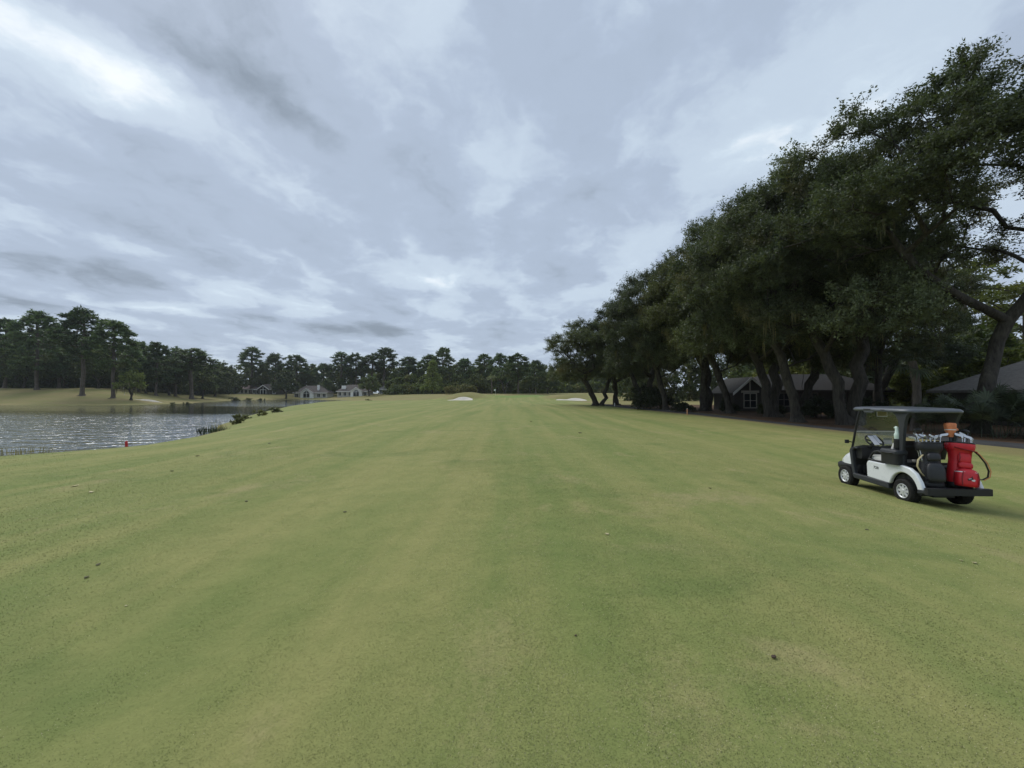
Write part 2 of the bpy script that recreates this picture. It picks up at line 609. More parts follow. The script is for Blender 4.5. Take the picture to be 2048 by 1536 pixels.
def water_mat():
    m, t, b = mat_base('pond_water')
    b.inputs['Base Color'].default_value = (0.045, 0.050, 0.040, 1)
    b.inputs['Roughness'].default_value = 0.5
    b.inputs['Specular IOR Level'].default_value = 0.0
    gl = t.add('ShaderNodeBsdfGlossy')
    gl.inputs['Color'].default_value = (0.95, 0.97, 0.98, 1)
    gl.inputs['Roughness'].default_value = 0.05
    fr = t.add('ShaderNodeFresnel')
    fr.inputs['IOR'].default_value = 1.333
    mx = t.add('ShaderNodeMixShader')
    t.l.new(t.math('ADD', 0.50, t.math('MULTIPLY', fr.outputs[0], 0.50)), mx.inputs[0])
    t.l.new(b.outputs[0], mx.inputs[1])
    t.l.new(gl.outputs[0], mx.inputs[2])
    t.l.new(mx.outputs[0], m.node_tree.nodes['Material Output'].inputs[0])
    geo = t.add('ShaderNodeNewGeometry')
    P = geo.outputs['Position']
    sep = t.add('ShaderNodeSeparateXYZ')
    t.l.new(P, sep.inputs[0])
    r1 = t.noise(t.mapping(P, rot=(0, 0, R(25)), scale=(0.65, 1.0, 1)), 0.95, 3.0, 0.55, 0.5)
    r2 = t.noise(t.mapping(P, rot=(0, 0, R(-15)), scale=(0.6, 1.0, 1)), 2.8, 3.0, 0.6, 0.2)
    h = t.math('ADD', t.math('MULTIPLY', r1, 1.0), t.math('MULTIPLY', r2, 0.35))
    # the wind reaches the open middle; the lee under the far bank lies calm
    gust = t.noise(t.mapping(P, scale=(0.018, 0.05, 1)), 1.0, 3.0, 0.5)
    lee = t.math('SUBTRACT', sep.outputs[1], t.math('MULTIPLY', sep.outputs[0], -0.16))
    lee = t.math('ADD', lee, t.math('MULTIPLY', t.math('SUBTRACT', gust, 0.5), 22.0))
    mr = t.add('ShaderNodeMapRange', i_1=40.0, i_2=54.0, i_3=1.0, i_4=0.10)
    t.l.new(lee, mr.inputs[0])
    bp = t.add('ShaderNodeBump')
    bp.inputs['Distance'].default_value = 0.20
    mr2 = t.add('ShaderNodeMapRange', i_1=70.0, i_2=84.0, i_3=0.0, i_4=0.55)
    t.l.new(lee, mr2.inputs[0])
    t.l.new(t.math('MAXIMUM', mr.outputs[0], mr2.outputs[0]), bp.inputs['Strength'])
    t.l.new(h, bp.inputs['Height'])
    for sk in (b, gl, fr):
        t.l.new(bp.outputs[0], sk.inputs['Normal'])
    return m


M_TURF = ground_mat()
M_BLADE = blade_mat()
M_WATER = water_mat()
M_SAND = simple('bunker_sand', (0.62, 0.57, 0.49), 0.95, spec=0.1, var=0.10, vscale=0.8, bump=0.5, bscale=6.0)
M_PATH = simple('asphalt_path', (0.055, 0.053, 0.052), 0.9, spec=0.25, var=0.25, vscale=1.2, bump=0.5, bscale=40)
M_OAK = leaf_mat('oak_leaf', (0.075, 0.100, 0.060), (0.115, 0.138, 0.075), (0.155, 0.148, 0.080), 0.30, 0.25)
M_PINE = leaf_mat('pine_needle', (0.070, 0.115, 0.058), (0.100, 0.148, 0.068), (0.135, 0.152, 0.072), 0.22, 0.28)
M_BROAD = leaf_mat('hardwood_leaf', (0.074, 0.108, 0.054), (0.112, 0.146, 0.066), (0.155, 0.160, 0.076), 0.25, 0.3)
M_LIGHT = leaf_mat('pale_leaf', (0.12, 0.17, 0.06), (0.17, 0.21, 0.075), None, 0.35, 0.25)
M_YELLOW = leaf_mat('yellow_green_leaf', (0.10, 0.125, 0.035), (0.15, 0.165, 0.05), None, 0.35, 0.35)
M_BUSH = leaf_mat('bush_leaf', (0.12, 0.14, 0.06), (0.17, 0.17, 0.08), None, 0.8, 0.25)
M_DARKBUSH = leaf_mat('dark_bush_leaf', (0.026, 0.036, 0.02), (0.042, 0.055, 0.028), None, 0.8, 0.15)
M_REED = leaf_mat('reed_leaf', (0.14, 0.14, 0.055), (0.22, 0.19, 0.08), None, 1.2, 0.25)
M_PALM = leaf_mat('palm_frond', (0.16, 0.20, 0.10), (0.24, 0.26, 0.13), None, 0.8, 0.2)
M_PALMETTO = leaf_mat('palmetto_leaf', (0.030, 0.045, 0.030), (0.05, 0.065, 0.042), None, 1.0, 0.15)
M_OLIVEBUSH = leaf_mat('olive_bush_leaf', (0.16, 0.17, 0.075), (0.22, 0.21, 0.10), None, 0.5, 0.25)
M_MOSS = leaf_mat('spanish_moss', (0.13, 0.13, 0.095), (0.18, 0.175, 0.125), None, 0.6, 0.3, 0.95)
M_BARK = bark_mat('oak_bark', (0.024, 0.021, 0.018), (0.098, 0.090, 0.075), 2.2)
M_PBARK = bark_mat('pine_bark', (0.06, 0.05, 0.042), (0.17, 0.145, 0.12), 1.5)
M_TWIG = simple('twig', (0.075, 0.062, 0.05), 0.9, spec=0.15)

# ------------------------------------------------------------------ terrain
ZW = -0.95                        # pond level
POND = np.array([
    (-120, 12), (-60, 13.2), (-35, 14.2), (-21.5, 15.6), (-18.6, 18.2), (-18.9, 22), (-20.2, 25.6), (-24.5, 32),
    (-31, 45), (-42, 70), (-50, 95), (-44, 110), (-30, 110.5), (-29, 113), (-49, 133), (-71, 160), (-97, 182),
    (-112, 165), (-109, 148), (-98, 128), (-87, 108), (-88, 101), (-88, 89), (-104, 86), (-118, 86), (-170, 88), (-230, 60)], float)


def sstep(t):
    t = np.clip(t, 0, 1)
    return t * t * (3 - 2 * t)


def pond_dist(x, y):
    """signed distance to the shore, positive on land"""
    d = np.full(x.shape, 1e9)
    inside = np.zeros(x.shape, bool)
    n = len(POND)
    for i in range(n):
        ax, ay = POND[i]
        bx, by = POND[(i + 1) % n]
        ex, ey = bx - ax, by - ay
        t = np.clip(((x - ax) * ex + (y - ay) * ey) / (ex * ex + ey * ey), 0, 1)
        d = np.minimum(d, np.hypot(x - ax - t * ex, y - ay - t * ey))
        c = (ay > y) != (by > y)
        with np.errstate(divide='ignore', invalid='ignore'):
            xi = ax + (y - ay) * ex / (ey if ey != 0 else 1e-9)
        inside ^= c & (x < xi)
    return np.where(inside, -d, d)


def gauss(x, y, cx, cy, sx, sy, ang=0.0):
    c, s = math.cos(R(ang)), math.sin(R(ang))
    u = (x - cx) * c + (y - cy) * s
    v = -(x - cx) * s + (y - cy) * c
    return np.exp(-(u / sx) ** 2 - (v / sy) ** 2)


BUNKERS = [  # x, y, half sizes, angle
    (-13.9, 105.6, 4.2, 2.2, 8),
    (15.9, 102.2, 4.5, 2.2, -8),
    (-99.0, 105.0, 4.6, 0.9, 6),
]


def h(x, y):
    x = np.asarray(x, float)
    y = np.asarray(y, float)
    x, y = np.broadcast_arrays(x, y / K)
    d = pond_dist(x, y)
    # the near side: a gently rolling fairway that falls away to the cart path on the right
    near = -0.33 * sstep((x - 1.5) / 9.0) * sstep((80 - y) / 60.0) - 0.12 * sstep((x - 18) / 12)
    near = near + 0.05 * np.sin(x * 0.33 + 0.6) * np.sin(y * 0.17 + 0.4) * sstep(y / 8) + 0.03 * np.sin(x * 0.9 + y * 0.21)
    near = near - 0.22 * sstep((-x - 3) / 12) * sstep((26 - y) / 14)
    near = near - 0.30 * gauss(x, y, 6, 93, 26, 4.5) - 0.22 * gauss(x, y, 8.8, 7.8, 4.5, 5.0)
    # the green complex
    near = near + 0.95 * sstep(1.45 - np.hypot((x - 1) / 21.0, (y - 124) / 16.0))
    near = near + 1.75 * gauss(x, y, -13.6, 112.5, 7.0, 4.6) + 1.40 * gauss(x, y, 16.2, 108.8, 8.0, 4.6) + 0.35 * gauss(x, y, 6, 118, 7, 4)
    # the far side: banks that climb to the houses and, on the left, to another green
    amp = 2.55 + 1.9 * sstep((-x - 70) / 55.0) * sstep((170 - y) / 40.0)
    far = ZW + amp * sstep(d / 34.0) + 0.5 * sstep((d - 30) / 80.0)
    far = far + 0.12 * np.sin(x * 0.12 + 1) * np.sin(y * 0.1)
    yc = np.interp(x, [-240, -110, -60, -32, -22, 0, 60], [45, 48, 95, 111.5, 116, 139, 150])
    wf = sstep((y - yc) / 14.0 + 0.5)
    L = np.interp(y, [14, 24, 34], [5.5, 4.0, 2.7])
    nb = ZW + (near - ZW) * (1 - np.exp(-np.maximum(d, 0) / L))
    z = nb * (1 - wf) + far * wf
    z = np.where(d < 0, ZW - 0.9 * (1 - np.exp(d / 2.5)), z)
    # small cut at the water's edge
    z = z - 0.05 * np.exp(-(d / 0.8) ** 2)
    for bx, by, sx, sy, an in BUNKERS:
        z = z - 0.55 * gauss(x, y, bx, by, sx * 0.85, sy * 0.85, an) + 0.20 * gauss(x, y, bx, by + sy * 1.3, sx, sy * 0.5, an)
    return z


def hz(x, y):
    return float(h(np.array([x]), np.array([y]))[0])


def graded(segs):
    out = []
    for a, b, st in segs:
        out += list(np.arange(a, b, st))
    return np.array(out + [segs[-1][1]])


def build_ground():
    gx = graded([(-1500, -700, 80), (-700, -300, 25), (-300, -140, 5), (-140, -45, 1.6), (-45, 30, 0.7), (30, 80, 1.8), (80, 260, 9), (260, 700, 40), (700, 1500, 80)])
    gy = graded([(-400, -40, 30), (-40, -4, 3), (-4, 40, 0.6), (40, 95, 1.1), (95, 130, 0.7), (130, 190, 1.6), (190, 320, 6), (320, 800, 30), (800, 2000, 100)])
    X, Y = np.meshgrid(gx, gy)
    Z = h(X, Y)
    Z = np.where(np.hypot(X, Y) > 330, Z * np.clip(1 - (np.hypot(X, Y) - 330) / 400, 0, 1) + 1.4 * np.clip((np.hypot(X, Y) - 330) / 400, 0, 1), Z)
    V = np.stack([X, Y, Z], -1).reshape(-1, 3)
    ny, nx = X.shape
    i = np.arange(ny - 1)[:, None] * nx + np.arange(nx - 1)[None, :]
    F = np.stack([i, i + 1, i + nx + 1, i + nx], -1).reshape(-1, 4)
    x, y = V[:, 0], V[:, 1] / K
    d = pond_dist(x, y)
    yc = np.interp(x, [-240, -110, -60, -32, -22, 0, 60], [45, 48, 95, 111.5, 116, 139, 150])
    far = sstep((y - yc) / 10 + 0.5)
    rough = far * 0.95
    rough = np.maximum(rough, 0.62 * sstep((3.2 - d) / 3.2))                       # unmown edge of the pond
    rough = np.maximum(rough, 0.75 * sstep((x - np.interp(y, [0, 30, 60, 90], [15.0, 14.6, 12.0, 13.0])) / 3.0) * (y < 100))
    rough = np.maximum(rough, 0.85 * np.clip(gauss(x, y, -13.6, 110, 8, 6) + gauss(x, y, 16.2, 107, 9, 6), 0, 1))
    rough = np.maximum(rough, 0.8 * sstep((x - 27) / 8) * sstep((y - 80) / 20))
    px = path_x(y)
    straw = sstep((x - px - 0.6) / 1.2) * sstep((50 - x) / 10) * sstep((66 - y) / 5) * sstep((y + 20) / 10)
    green = sstep(1.6 - np.hypot((x - 0.5) / 13.0, (y - 120) / 11.0) * 1.15)
    green = np.maximum(green, sstep(1.6 - np.hypot((x + 78) / 16.0, (y - 116) / 7.0) * 1.15) * 0.8)
    green = green * (1 - np.clip(1.3 * gauss(x, y, -13.6, 110, 6.5, 5) + 1.3 * gauss(x, y, 16.2, 107, 7, 5), 0, 1))
    g = mesh_np('ground', V, F, M_TURF, smooth=True, attrs={'m_rough': rough, 'm_straw': straw, 'm_green': green})
    tag(g, 'mown green fairway and dry rough rolling down to the pond', kind='structure')


def path_x(y):
    """centre line of the asphalt cart path that skirts the oaks"""
    return np.interp(y, [-30, 8, 14, 20, 28, 36, 46, 56, 64, 70], [20.5, 19.6, 19.0, 18.3, 18.0, 18.0, 16.6, 14.8, 13.9, 15.5])


build_ground()

# pond
tag(mesh_np('pond_water', [(-400, -20, ZW), (20, -20, ZW), (20, 230, ZW), (-400, 230, ZW)], [(0, 1, 2, 3)], M_WATER), 'wind-rippled grey pond reflecting the cloudy sky', kind='structure')


def build_path():
    ys = np.arange(-25, 70.1, 0.8)
    V, F = [], []
    n = 7
    for y in ys:
        c = float(path_x(y))
        for k in range(n):
            x = c + (k / (n - 1) - 0.5) * 2.0
            e = 0.05 if 0 < k < n - 1 else -0.12
            V.append((x, y * K, hz(x, y * K) + e))
    for i in range(len(ys) - 1):
        for k in range(n - 1):
            a = i * n + k
            F.append((a, a + 1, a + n + 1, a + n))
    tag(mesh_np('cart_path', V, F, M_PATH, smooth=False), 'narrow dark asphalt cart path along the foot of the oaks', kind='structure')


build_path()


def build_bunker(i, label):
    bx, by, sx, sy, an = BUNKERS[i]
    rng = np.random.default_rng(40 + i)
    ph = rng.uniform(0, 6.28, 3)
    V, F = [], []
    nr, na = 7, 40
    c, s = math.cos(R(an)), math.sin(R(an))
    for r_ in range(nr + 1):
        for a in range(na):
            t = 2 * math.pi * a / na
            k = r_ / nr * (1 + 0.12 * math.sin(2 * t + ph[0]) + 0.10 * math.sin(3 * t + ph[1]) + 0.05 * math.sin(5 * t + ph[2]))
            u, v = k * sx * math.cos(t), k * sy * math.sin(t)
            x, y = bx + u * c - v * s, by + u * s + v * c
            V.append((x, y * K, hz(x, y * K) + (0.07 if r_ < nr else -0.10)))
    for r_ in range(nr):
        for a in range(na):
            b = (a + 1) % na
            F.append((r_ * na + a, r_ * na + b, (r_ + 1) * na + b, (r_ + 1) * na + a))
    tag(mesh_np('sand_bunker', V, F, M_SAND, smooth=True), label, kind='structure')


build_bunker(0, 'pale sand bunker cut into the mound left of the flag')
build_bunker(1, 'pale sand bunker cut into the mound right of the flag')
build_bunker(2, 'thin strip of sand bunker on the far bank across the pond')


# ------------------------------------------------------------------ turf blades near the viewer
def build_blades(n=700000, rmin=1.2, rmax=30.0):
    rng = np.random.default_rng(3)
    r = rmin * (rmax / rmin) ** rng.random(n)
    r = r[rng.random(n) < 1 - sstep((r - 7) / 23.0)]        # thins out with distance
    n = len(r)
    a = rng.uniform(R(-57), R(57), n)
    x, y = r * np.sin(a), r * np.cos(a)
    keep = (pond_dist(x, y / K) > 0.5) & (x < path_x(y / K) - 1.2)
    x, y, r = x[keep], y[keep], r[keep]
    n = len(r)
    z = h(x, y)
    ln = (0.0048 + 0.00045 * r) * rng.uniform(0.6, 1.5, n)
    wd = (0.0011 + 0.00036 * r) * rng.uniform(0.7, 1.3, n)
    th = rng.uniform(0, 2 * math.pi, n)
    lean = rng.uniform(0.2, 1.1, n)
    # blades lie over together in drifts
    la = 1.2 * np.sin(x * 1.3 + 0.5 * y) + 1.1 * np.sin(y * 1.7 - 0.4 * x) + rng.normal(0, 1.1, n)
    tip = np.stack([np.cos(la) * np.sin(lean) * ln, np.sin(la) * np.sin(lean) * ln, np.cos(lean) * ln], -1)
    side = np.stack([np.cos(th) * wd, np.sin(th) * wd, np.zeros(n)], -1)
    base = np.stack([x, y, z - 0.001], -1)
    V = np.stack([base - side, base + side, base + tip], 1).reshape(-1, 3)
    F = np.arange(3 * n).reshape(-1, 3)
    tag(mesh_np('turf_grass', V, F, M_BLADE), 'short mown grass blades of the fairway near the viewer', 'grass', kind='stuff')


build_blades()


# ------------------------------------------------------------------ trees
def tube_np(pts, rad, sides, V, F, off, flare=None):
    """append a tube along pts to lists V, F (quads)"""
    pts = np.asarray(pts, float)
    n = len(pts)
    d = np.gradient(pts, axis=0)
    d /= np.linalg.norm(d, axis=1)[:, None] + 1e-9
    ref = np.tile([0.0, 0, 1.0], (n, 1))
    ref[np.abs(d[:, 2]) > 0.92] = [1.0, 0, 0]
    if np.abs(d[:, 2]).max() > 0.92:
        ref[:] = [0.83, 0.55, 0.08]
    u = np.cross(d, ref)
    u /= np.linalg.norm(u, axis=1)[:, None] + 1e-9
    w = np.cross(u, d)
    a = np.arange(sides) * 2 * math.pi / sides
    rr = np.asarray(rad)[:, None] * np.ones(sides)[None, :]
    if rr.max() > 0.1 and sides >= 6:
        ii = np.arange(n)[:, None]
        rr = rr * (1 + 0.07 * np.sin(2 * a[None] + 1.3 * ii) + 0.06 * np.sin(5 * a[None] - 0.7 * ii) + 0.05 * np.sin(3 * a[None] + 2.1 * ii))
    if flare is not None:
        rr = rr * (1 + np.asarray(flare)[:, None] * (0.55 + 0.6 * np.cos(5 * a[None] + 0.6) + 0.3 * np.cos(3 * a[None])))
    ring = pts[:, None, :] + rr[..., None] * (u[:, None, :] * np.cos(a)[None, :, None] + w[:, None, :] * np.sin(a)[None, :, None])
    V.append(ring.reshape(-1, 3))
    i = np.arange(n - 1)[:, None] * sides
    k = np.arange(sides)[None, :]
    k2 = (k + 1) % sides
    F.append((off + np.stack([i + k, i + k2, i + sides + k2, i + sides + k], -1)).reshape(-1, 4))
    return off + n * sides


def grow(stems, tips, rng, r0, rmin=0.012, bias=0.4, step=0.9, power=0.5, sag=0.0, first=1):
    """join every tip to the nearest limb (short paths preferred); returns wood mesh arrays and tip directions"""
    pos, par, plen = [], [], []
    root = []
    for st in stems:
        prev = -1
        for q, p in enumerate(st):
            pos.append(np.array(p, float))
            par.append(prev)
            plen.append(0.0 if prev < 0 else plen[prev] + np.linalg.norm(pos[-1] - pos[prev]))
            prev = len(pos) - 1
        root.append(prev)
    nst = len(pos)
    minj = [i for i in range(nst) if True]
    allow = []
    for st in stems:
        allow += [q >= first for q in range(len(st))]
    order = np.argsort(np.min(np.stack([np.linalg.norm(tips - pos[r_], axis=1) for r_ in root]), axis=0))
    tipnode = np.zeros(len(tips), int)
    P = np.zeros((len(tips) * 14 + nst + 50, 3))
    PL = np.zeros(len(P))
    OK = np.zeros(len(P), bool)
    P[:nst] = pos
    PL[:nst] = plen
    OK[:nst] = allow
    n = nst
    for ti in order:
        t = tips[ti]
        dist = np.linalg.norm(P[:n] - t, axis=1)
        cost = np.where(OK[:n], dist + bias * PL[:n], 1e9)
        j = int(np.argmin(cost))
        m = max(1, int(dist[j] / step))
        a = P[j].copy()
        prev = j
        bulge = rng.normal(0, 0.09, 3) * dist[j]
        bulge[2] += sag * dist[j]
        for q in range(1, m + 1):
            f = q / m
            p = a + (t - a) * f + bulge * math.sin(math.pi * f) + (rng.normal(0, 0.05, 3) * step if q < m else 0)
            if n >= len(P) - 1:
                break
            P[n] = p
            par.append(prev)
            PL[n] = PL[prev] + np.linalg.norm(p - P[prev])
            OK[n] = True
            prev = n
            n += 1
        tipnode[ti] = prev
    w = np.zeros(n)
    w[tipnode] += 1
    for i in range(n - 1, -1, -1):
        if par[i] >= 0:
            w[par[i]] += w[i]
    w = np.maximum(w, 0.5)
    wt = max(max(w[i] for i in range(n) if par[i] < 0), 1)
    rad = np.maximum(rmin, r0 * (w / wt) ** power)
    kids = [[] for _ in range(n)]
    for i in range(n):
        if par[i] >= 0:
            kids[par[i]].append(i)
    V, F, off = [], [], 0
    starts = [(i, None) for i in range(n) if par[i] < 0]
    while starts:
        i, p0 = starts.pop()
        ch = [i] if p0 is None else [p0, i]
        while kids[ch[-1]]:
            ks = sorted(kids[ch[-1]], key=lambda q: -w[q])
            for o in ks[1:]:
                starts.append((o, ch[-1]))
            ch.append(ks[0])
        if len(ch) < 2:
            continue
        rr = rad[ch].copy()
        if p0 is not None:
            rr[0] = min(rr[0], rr[1] * 1.25)
        if p0 is None:                       # root flare
            z0 = P[ch[0]][2]
            for q in range(len(ch)):
                hh = P[ch[q]][2] - z0
                rr[q] *= 1 + 0.30 * math.exp(-hh / 0.6)
        big = rr.max() > 0.2
        sides = (18 if p0 is None and big else 12) if big else (6 if rr.max() > 0.06 else 4)
        fl = None
        pp = P[ch]
        if p0 is None and big:               # roots: extra rings close to the ground
            zs = np.array([-0.25, -0.05, 0.08, 0.22, 0.45, 0.8])
            zs = np.concatenate([zs, pp[pp[:, 2] > 0.95][:, 2]])
            if np.all(np.diff(pp[:, 2]) > 0):
                pass
            kk = int(np.argmax(pp[:, 2] > 0.95))
            if kk > 0:
                low = np.stack([np.interp(zs[:6], pp[:kk + 1, 2], pp[:kk + 1, c_]) for c_ in range(3)], -1)
                rl = np.interp(zs[:6], pp[:kk + 1, 2], rr[:kk + 1])
                pp = np.concatenate([low, pp[kk:]])
                rr = np.concatenate([rl, rr[kk:]])
                fl = np.concatenate([np.exp(-np.maximum(zs[:6] + 0.05, 0) / 0.22) * 0.9, np.zeros(len(pp) - 6)])
        off = tube_np(pp, rr, sides, V, F, off, fl)
    prevp = np.array([P[par[i]] if par[i] >= 0 else P[i] - [0, 0, 1] for i in tipnode])
    dirs = P[tipnode] - prevp
    dirs /= np.linalg.norm(dirs, axis=1)[:, None] + 1e-9
    return np.concatenate(V), np.concatenate(F), dirs


def sprays(cent, outd, rng, ntw, tl, nl, lsize, lwid, flat=0.75, up=0.25, spread=1.0, droop=0.0, twigs=True):
    """leafy twigs bursting from clump centres. returns leaf (V,F) and twig (V,F)"""
    m = len(cent)
    c = np.repeat(cent, ntw, 0)
    o = np.repeat(outd, ntw, 0)
    g = rng.normal(0, 1, (m * ntw, 3))
    g /= np.linalg.norm(g, axis=1)[:, None]
    d = g * spread + o * 0.55 + np.array([0, 0, up])
    d[:, 2] *= flat
    d /= np.linalg.norm(d, axis=1)[:, None]
    L = tl * rng.uniform(0.5, 1.25, m * ntw)
    # leaves
    t = rng.random((m * ntw, nl)) ** 0.7
    curve = (np.array([0, 0, -1.0]) * droop)[None, None, :] * (t ** 2)[..., None] * L[:, None, None]
    p = c[:, None, :] + d[:, None, :] * (t * L[:, None])[..., None] + curve
    p = p + rng.normal(0, 0.09, p.shape) * tl
    p = p.reshape(-1, 3)
    n = len(p)
    ax = rng.normal(0, 1, (n, 3)) + np.repeat(d, nl, 0) * 0.9
    ax[:, 2] *= 0.7
    ax /= np.linalg.norm(ax, axis=1)[:, None]
    rv = rng.normal(0, 1, (n, 3)) + np.array([0, 0, 1.0])
    sd_ = np.cross(ax, rv)
    sd_ /= np.linalg.norm(sd_, axis=1)[:, None] + 1e-9
    s = lsize * rng.uniform(0.6, 1.4, n)[:, None]
    wv = sd_ * lwid * rng.uniform(0.7, 1.3, n)[:, None]
    V = np.stack([p - wv, p + wv, p + ax * s], 1).reshape(-1, 3)
    F = np.arange(3 * n).reshape(-1, 3)
    return V, F, (c, d, L)


def twig_mesh(tw, rng, frac, r=0.006, droop=0.0):
    c, d, L = tw
    k = rng.random(len(c)) < frac
    c, d, L = c[k], d[k], L[k]
    n = len(c)
    side = np.cross(d, [0.3, 0.5, 0.8])
    side /= np.linalg.norm(side, axis=1)[:, None] + 1e-9
    s2 = np.cross(d, side)
    e = c + d * (L * 0.95)[:, None] - np.array([0, 0, droop]) * L[:, None]
    V = np.stack([c + side * r, c - side * r * 0.5 + s2 * r * 0.87, c - side * r * 0.5 - s2 * r * 0.87, e], 1).reshape(-1, 3)
    b = np.arange(n)[:, None] * 4
    F = np.concatenate([b + np.array([[0, 1, 3]]), b + np.array([[1, 2, 3]]), b + np.array([[2, 0, 3]])])
    return V, F


def dome_tips(n, rng, H, Rr, z0, zc, lean=(0, 0), shell=0.5, lump=0.25, under=0.5):
    """clump centres through a broad dome; outline made uneven by a few lobes"""
    out = []
    lob = rng.normal(0, 1, (9, 3))
    lob[:, 2] = np.abs(lob[:, 2]) * 0.8
    lob /= np.linalg.norm(lob, axis=1)[:, None]
    amp = rng.uniform(-lump, lump * 0.6, 9)
    while len(out) < n:
        v = rng.normal(0, 1, 3)
        v /= np.linalg.norm(v)
        if v[2] < -under:
            continue
        k = 1 + (amp * np.exp(-((1 - lob @ v) / 0.22))).sum()
        rr = (shell + (1 - shell) * rng.random() ** 0.7) * k
        p = np.array([v[0] * Rr * rr, v[1] * Rr * rr, zc + v[2] * ((H - zc) if v[2] > 0 else (zc - z0)) * rr])
        p[0] += lean[0] * (p[2] / H)
        p[1] += lean[1] * (p[2] / H)
        if all((q[0] - p[0]) ** 2 + (q[1] - p[1]) ** 2 + (q[2] - p[2]) ** 2 > (0.085 * Rr) ** 2 for q in out):
            out.append(p)
    return np.array(out)


def puff_tips(n, rng, H, Rr, z0, zc, lean, npuff, under):
    """an oak crown made of separate layered cushions of foliage with gaps between them"""
    cen = dome_tips(npuff, rng, H * 0.93, Rr * 0.80, z0 + 0.4, zc, lean, 0.62, 0.25, under)
    rad = rng.uniform(0.22, 0.36, npuff) * Rr
    w = rad ** 2 / (rad ** 2).sum()
    out = []
    tries = 0
    while len(out) < n and tries < n * 60:
        tries += 1
        k = rng.choice(npuff, p=w)
        v = rng.normal(0, 1, 3)
        v /= np.linalg.norm(v)
        if v[2] < -0.35:
            continue
        q = (0.45 + 0.55 * rng.random() ** 0.6) * rad[k]
        p = cen[k] + v * q * np.array([1.0, 1.0, 0.58])
        p[2] = max(p[2], z0)
        if all(((o - p) ** 2).sum() > 0.36 for o in out):
            out.append(p)
    return np.array(out)


def stem_path(base, lean, height, rng, n=6, wob=0.12):
    pts = []
    for i in range(n + 1):
        f = i / n
        pts.append((base[0] + lean[0] * f ** 1.2 + (rng.normal(0, wob) if 0 < i else 0), base[1] + lean[1] * f ** 1.2 + (rng.normal(0, wob) if 0 < i else 0), -0.25 + (height + 0.25) * f))
    return pts


def moss_mesh(anch, rng, n, lmin, lmax):
    """hanging beards of spanish moss: ragged tapering strands"""
    V, F = [], []
    off = 0
    pick = anch[rng.integers(0, len(anch), n)]
    for p in pick:
        L = rng.uniform(lmin, lmax)
        for s in range(rng.integers(4, 8)):
            a = rng.uniform(0, 6.28)
            q = p + np.array([rng.normal(0, 0.10), rng.normal(0, 0.10), 0])
            w = rng.uniform(0.02, 0.05)
            l2 = L * rng.uniform(0.4, 1.0)
            dx, dy = math.cos(a) * w, math.sin(a) * w
            j = rng.normal(0, 0.05, 4)
            V += [(q[0] - dx, q[1] - dy, q[2]), (q[0] + dx, q[1] + dy, q[2]), (q[0] + dx * 0.9 + j[0], q[1] + dy * 0.9 + j[1], q[2] - l2 * 0.55), (q[0] - dx * 0.9 + j[0], q[1] - dy * 0.9 + j[1], q[2] - l2 * 0.55), (q[0] + j[2], q[1] + j[3], q[2] - l2)]
            F += [(off, off + 1, off + 2), (off, off + 2, off + 3), (off + 3, off + 2, off + 4)]
            off += 5
    return np.array(V), np.array(F)


def quads_to_tris(F):
    return np.concatenate([F[:, [0, 1, 2]], F[:, [0, 2, 3]]])


def make_oak(seed, H=15.0, Rr=7.5, nclump=230, stems=None, lean=(-1.5, 0), r0=0.55, z0=3.0, zc=6.0, ntw=17, nl=36, moss=26, under=0.55, leaf=0.125, npuff=30):
    rng = np.random.default_rng(seed)
    tips = puff_tips(nclump, rng, H, Rr, z0, zc, lean, npuff, under)
    if stems is None:
        stems = [((0, 0), (-1.2, 0.2), 4.2), ((0.25, 0.15), (0.9, 0.4), 4.6)]
    sp = [stem_path(b, l, hh, rng) for b, l, hh in stems]
    V, F, dirs = grow(sp, tips, rng, r0, 0.02, 0.35, 0.8, 0.47, sag=0.05, first=4)
    root = empty('oak_tree')
    mesh_np('trunk', V, F, M_BARK, root, smooth=True)
    cen = np.array([lean[0] * 0.5, lean[1] * 0.5, zc])
    od = tips - cen
    od /= np.linalg.norm(od, axis=1)[:, None]
    LV, LF, tw = sprays(tips, od * 0.6 + dirs * 0.4, rng, ntw, 1.0, nl, leaf, leaf * 0.32, 0.62, 0.22, 0.9)
    crown = mesh_np('crown', LV, LF, M_OAK, root)
    TV, TF = twig_mesh(tw, rng, 0.7, 0.012)
    mesh_np('twigs', TV, TF, M_TWIG, crown)['kind'] = 'stuff'
    low = tips[tips[:, 2] < zc + 1.0]
    if moss and len(low):
        MV, MF = moss_mesh(low, rng, moss, 0.5, 1.7)
        mesh_np('hanging_moss', MV, MF, M_MOSS, crown)['kind'] = 'stuff'
    return root


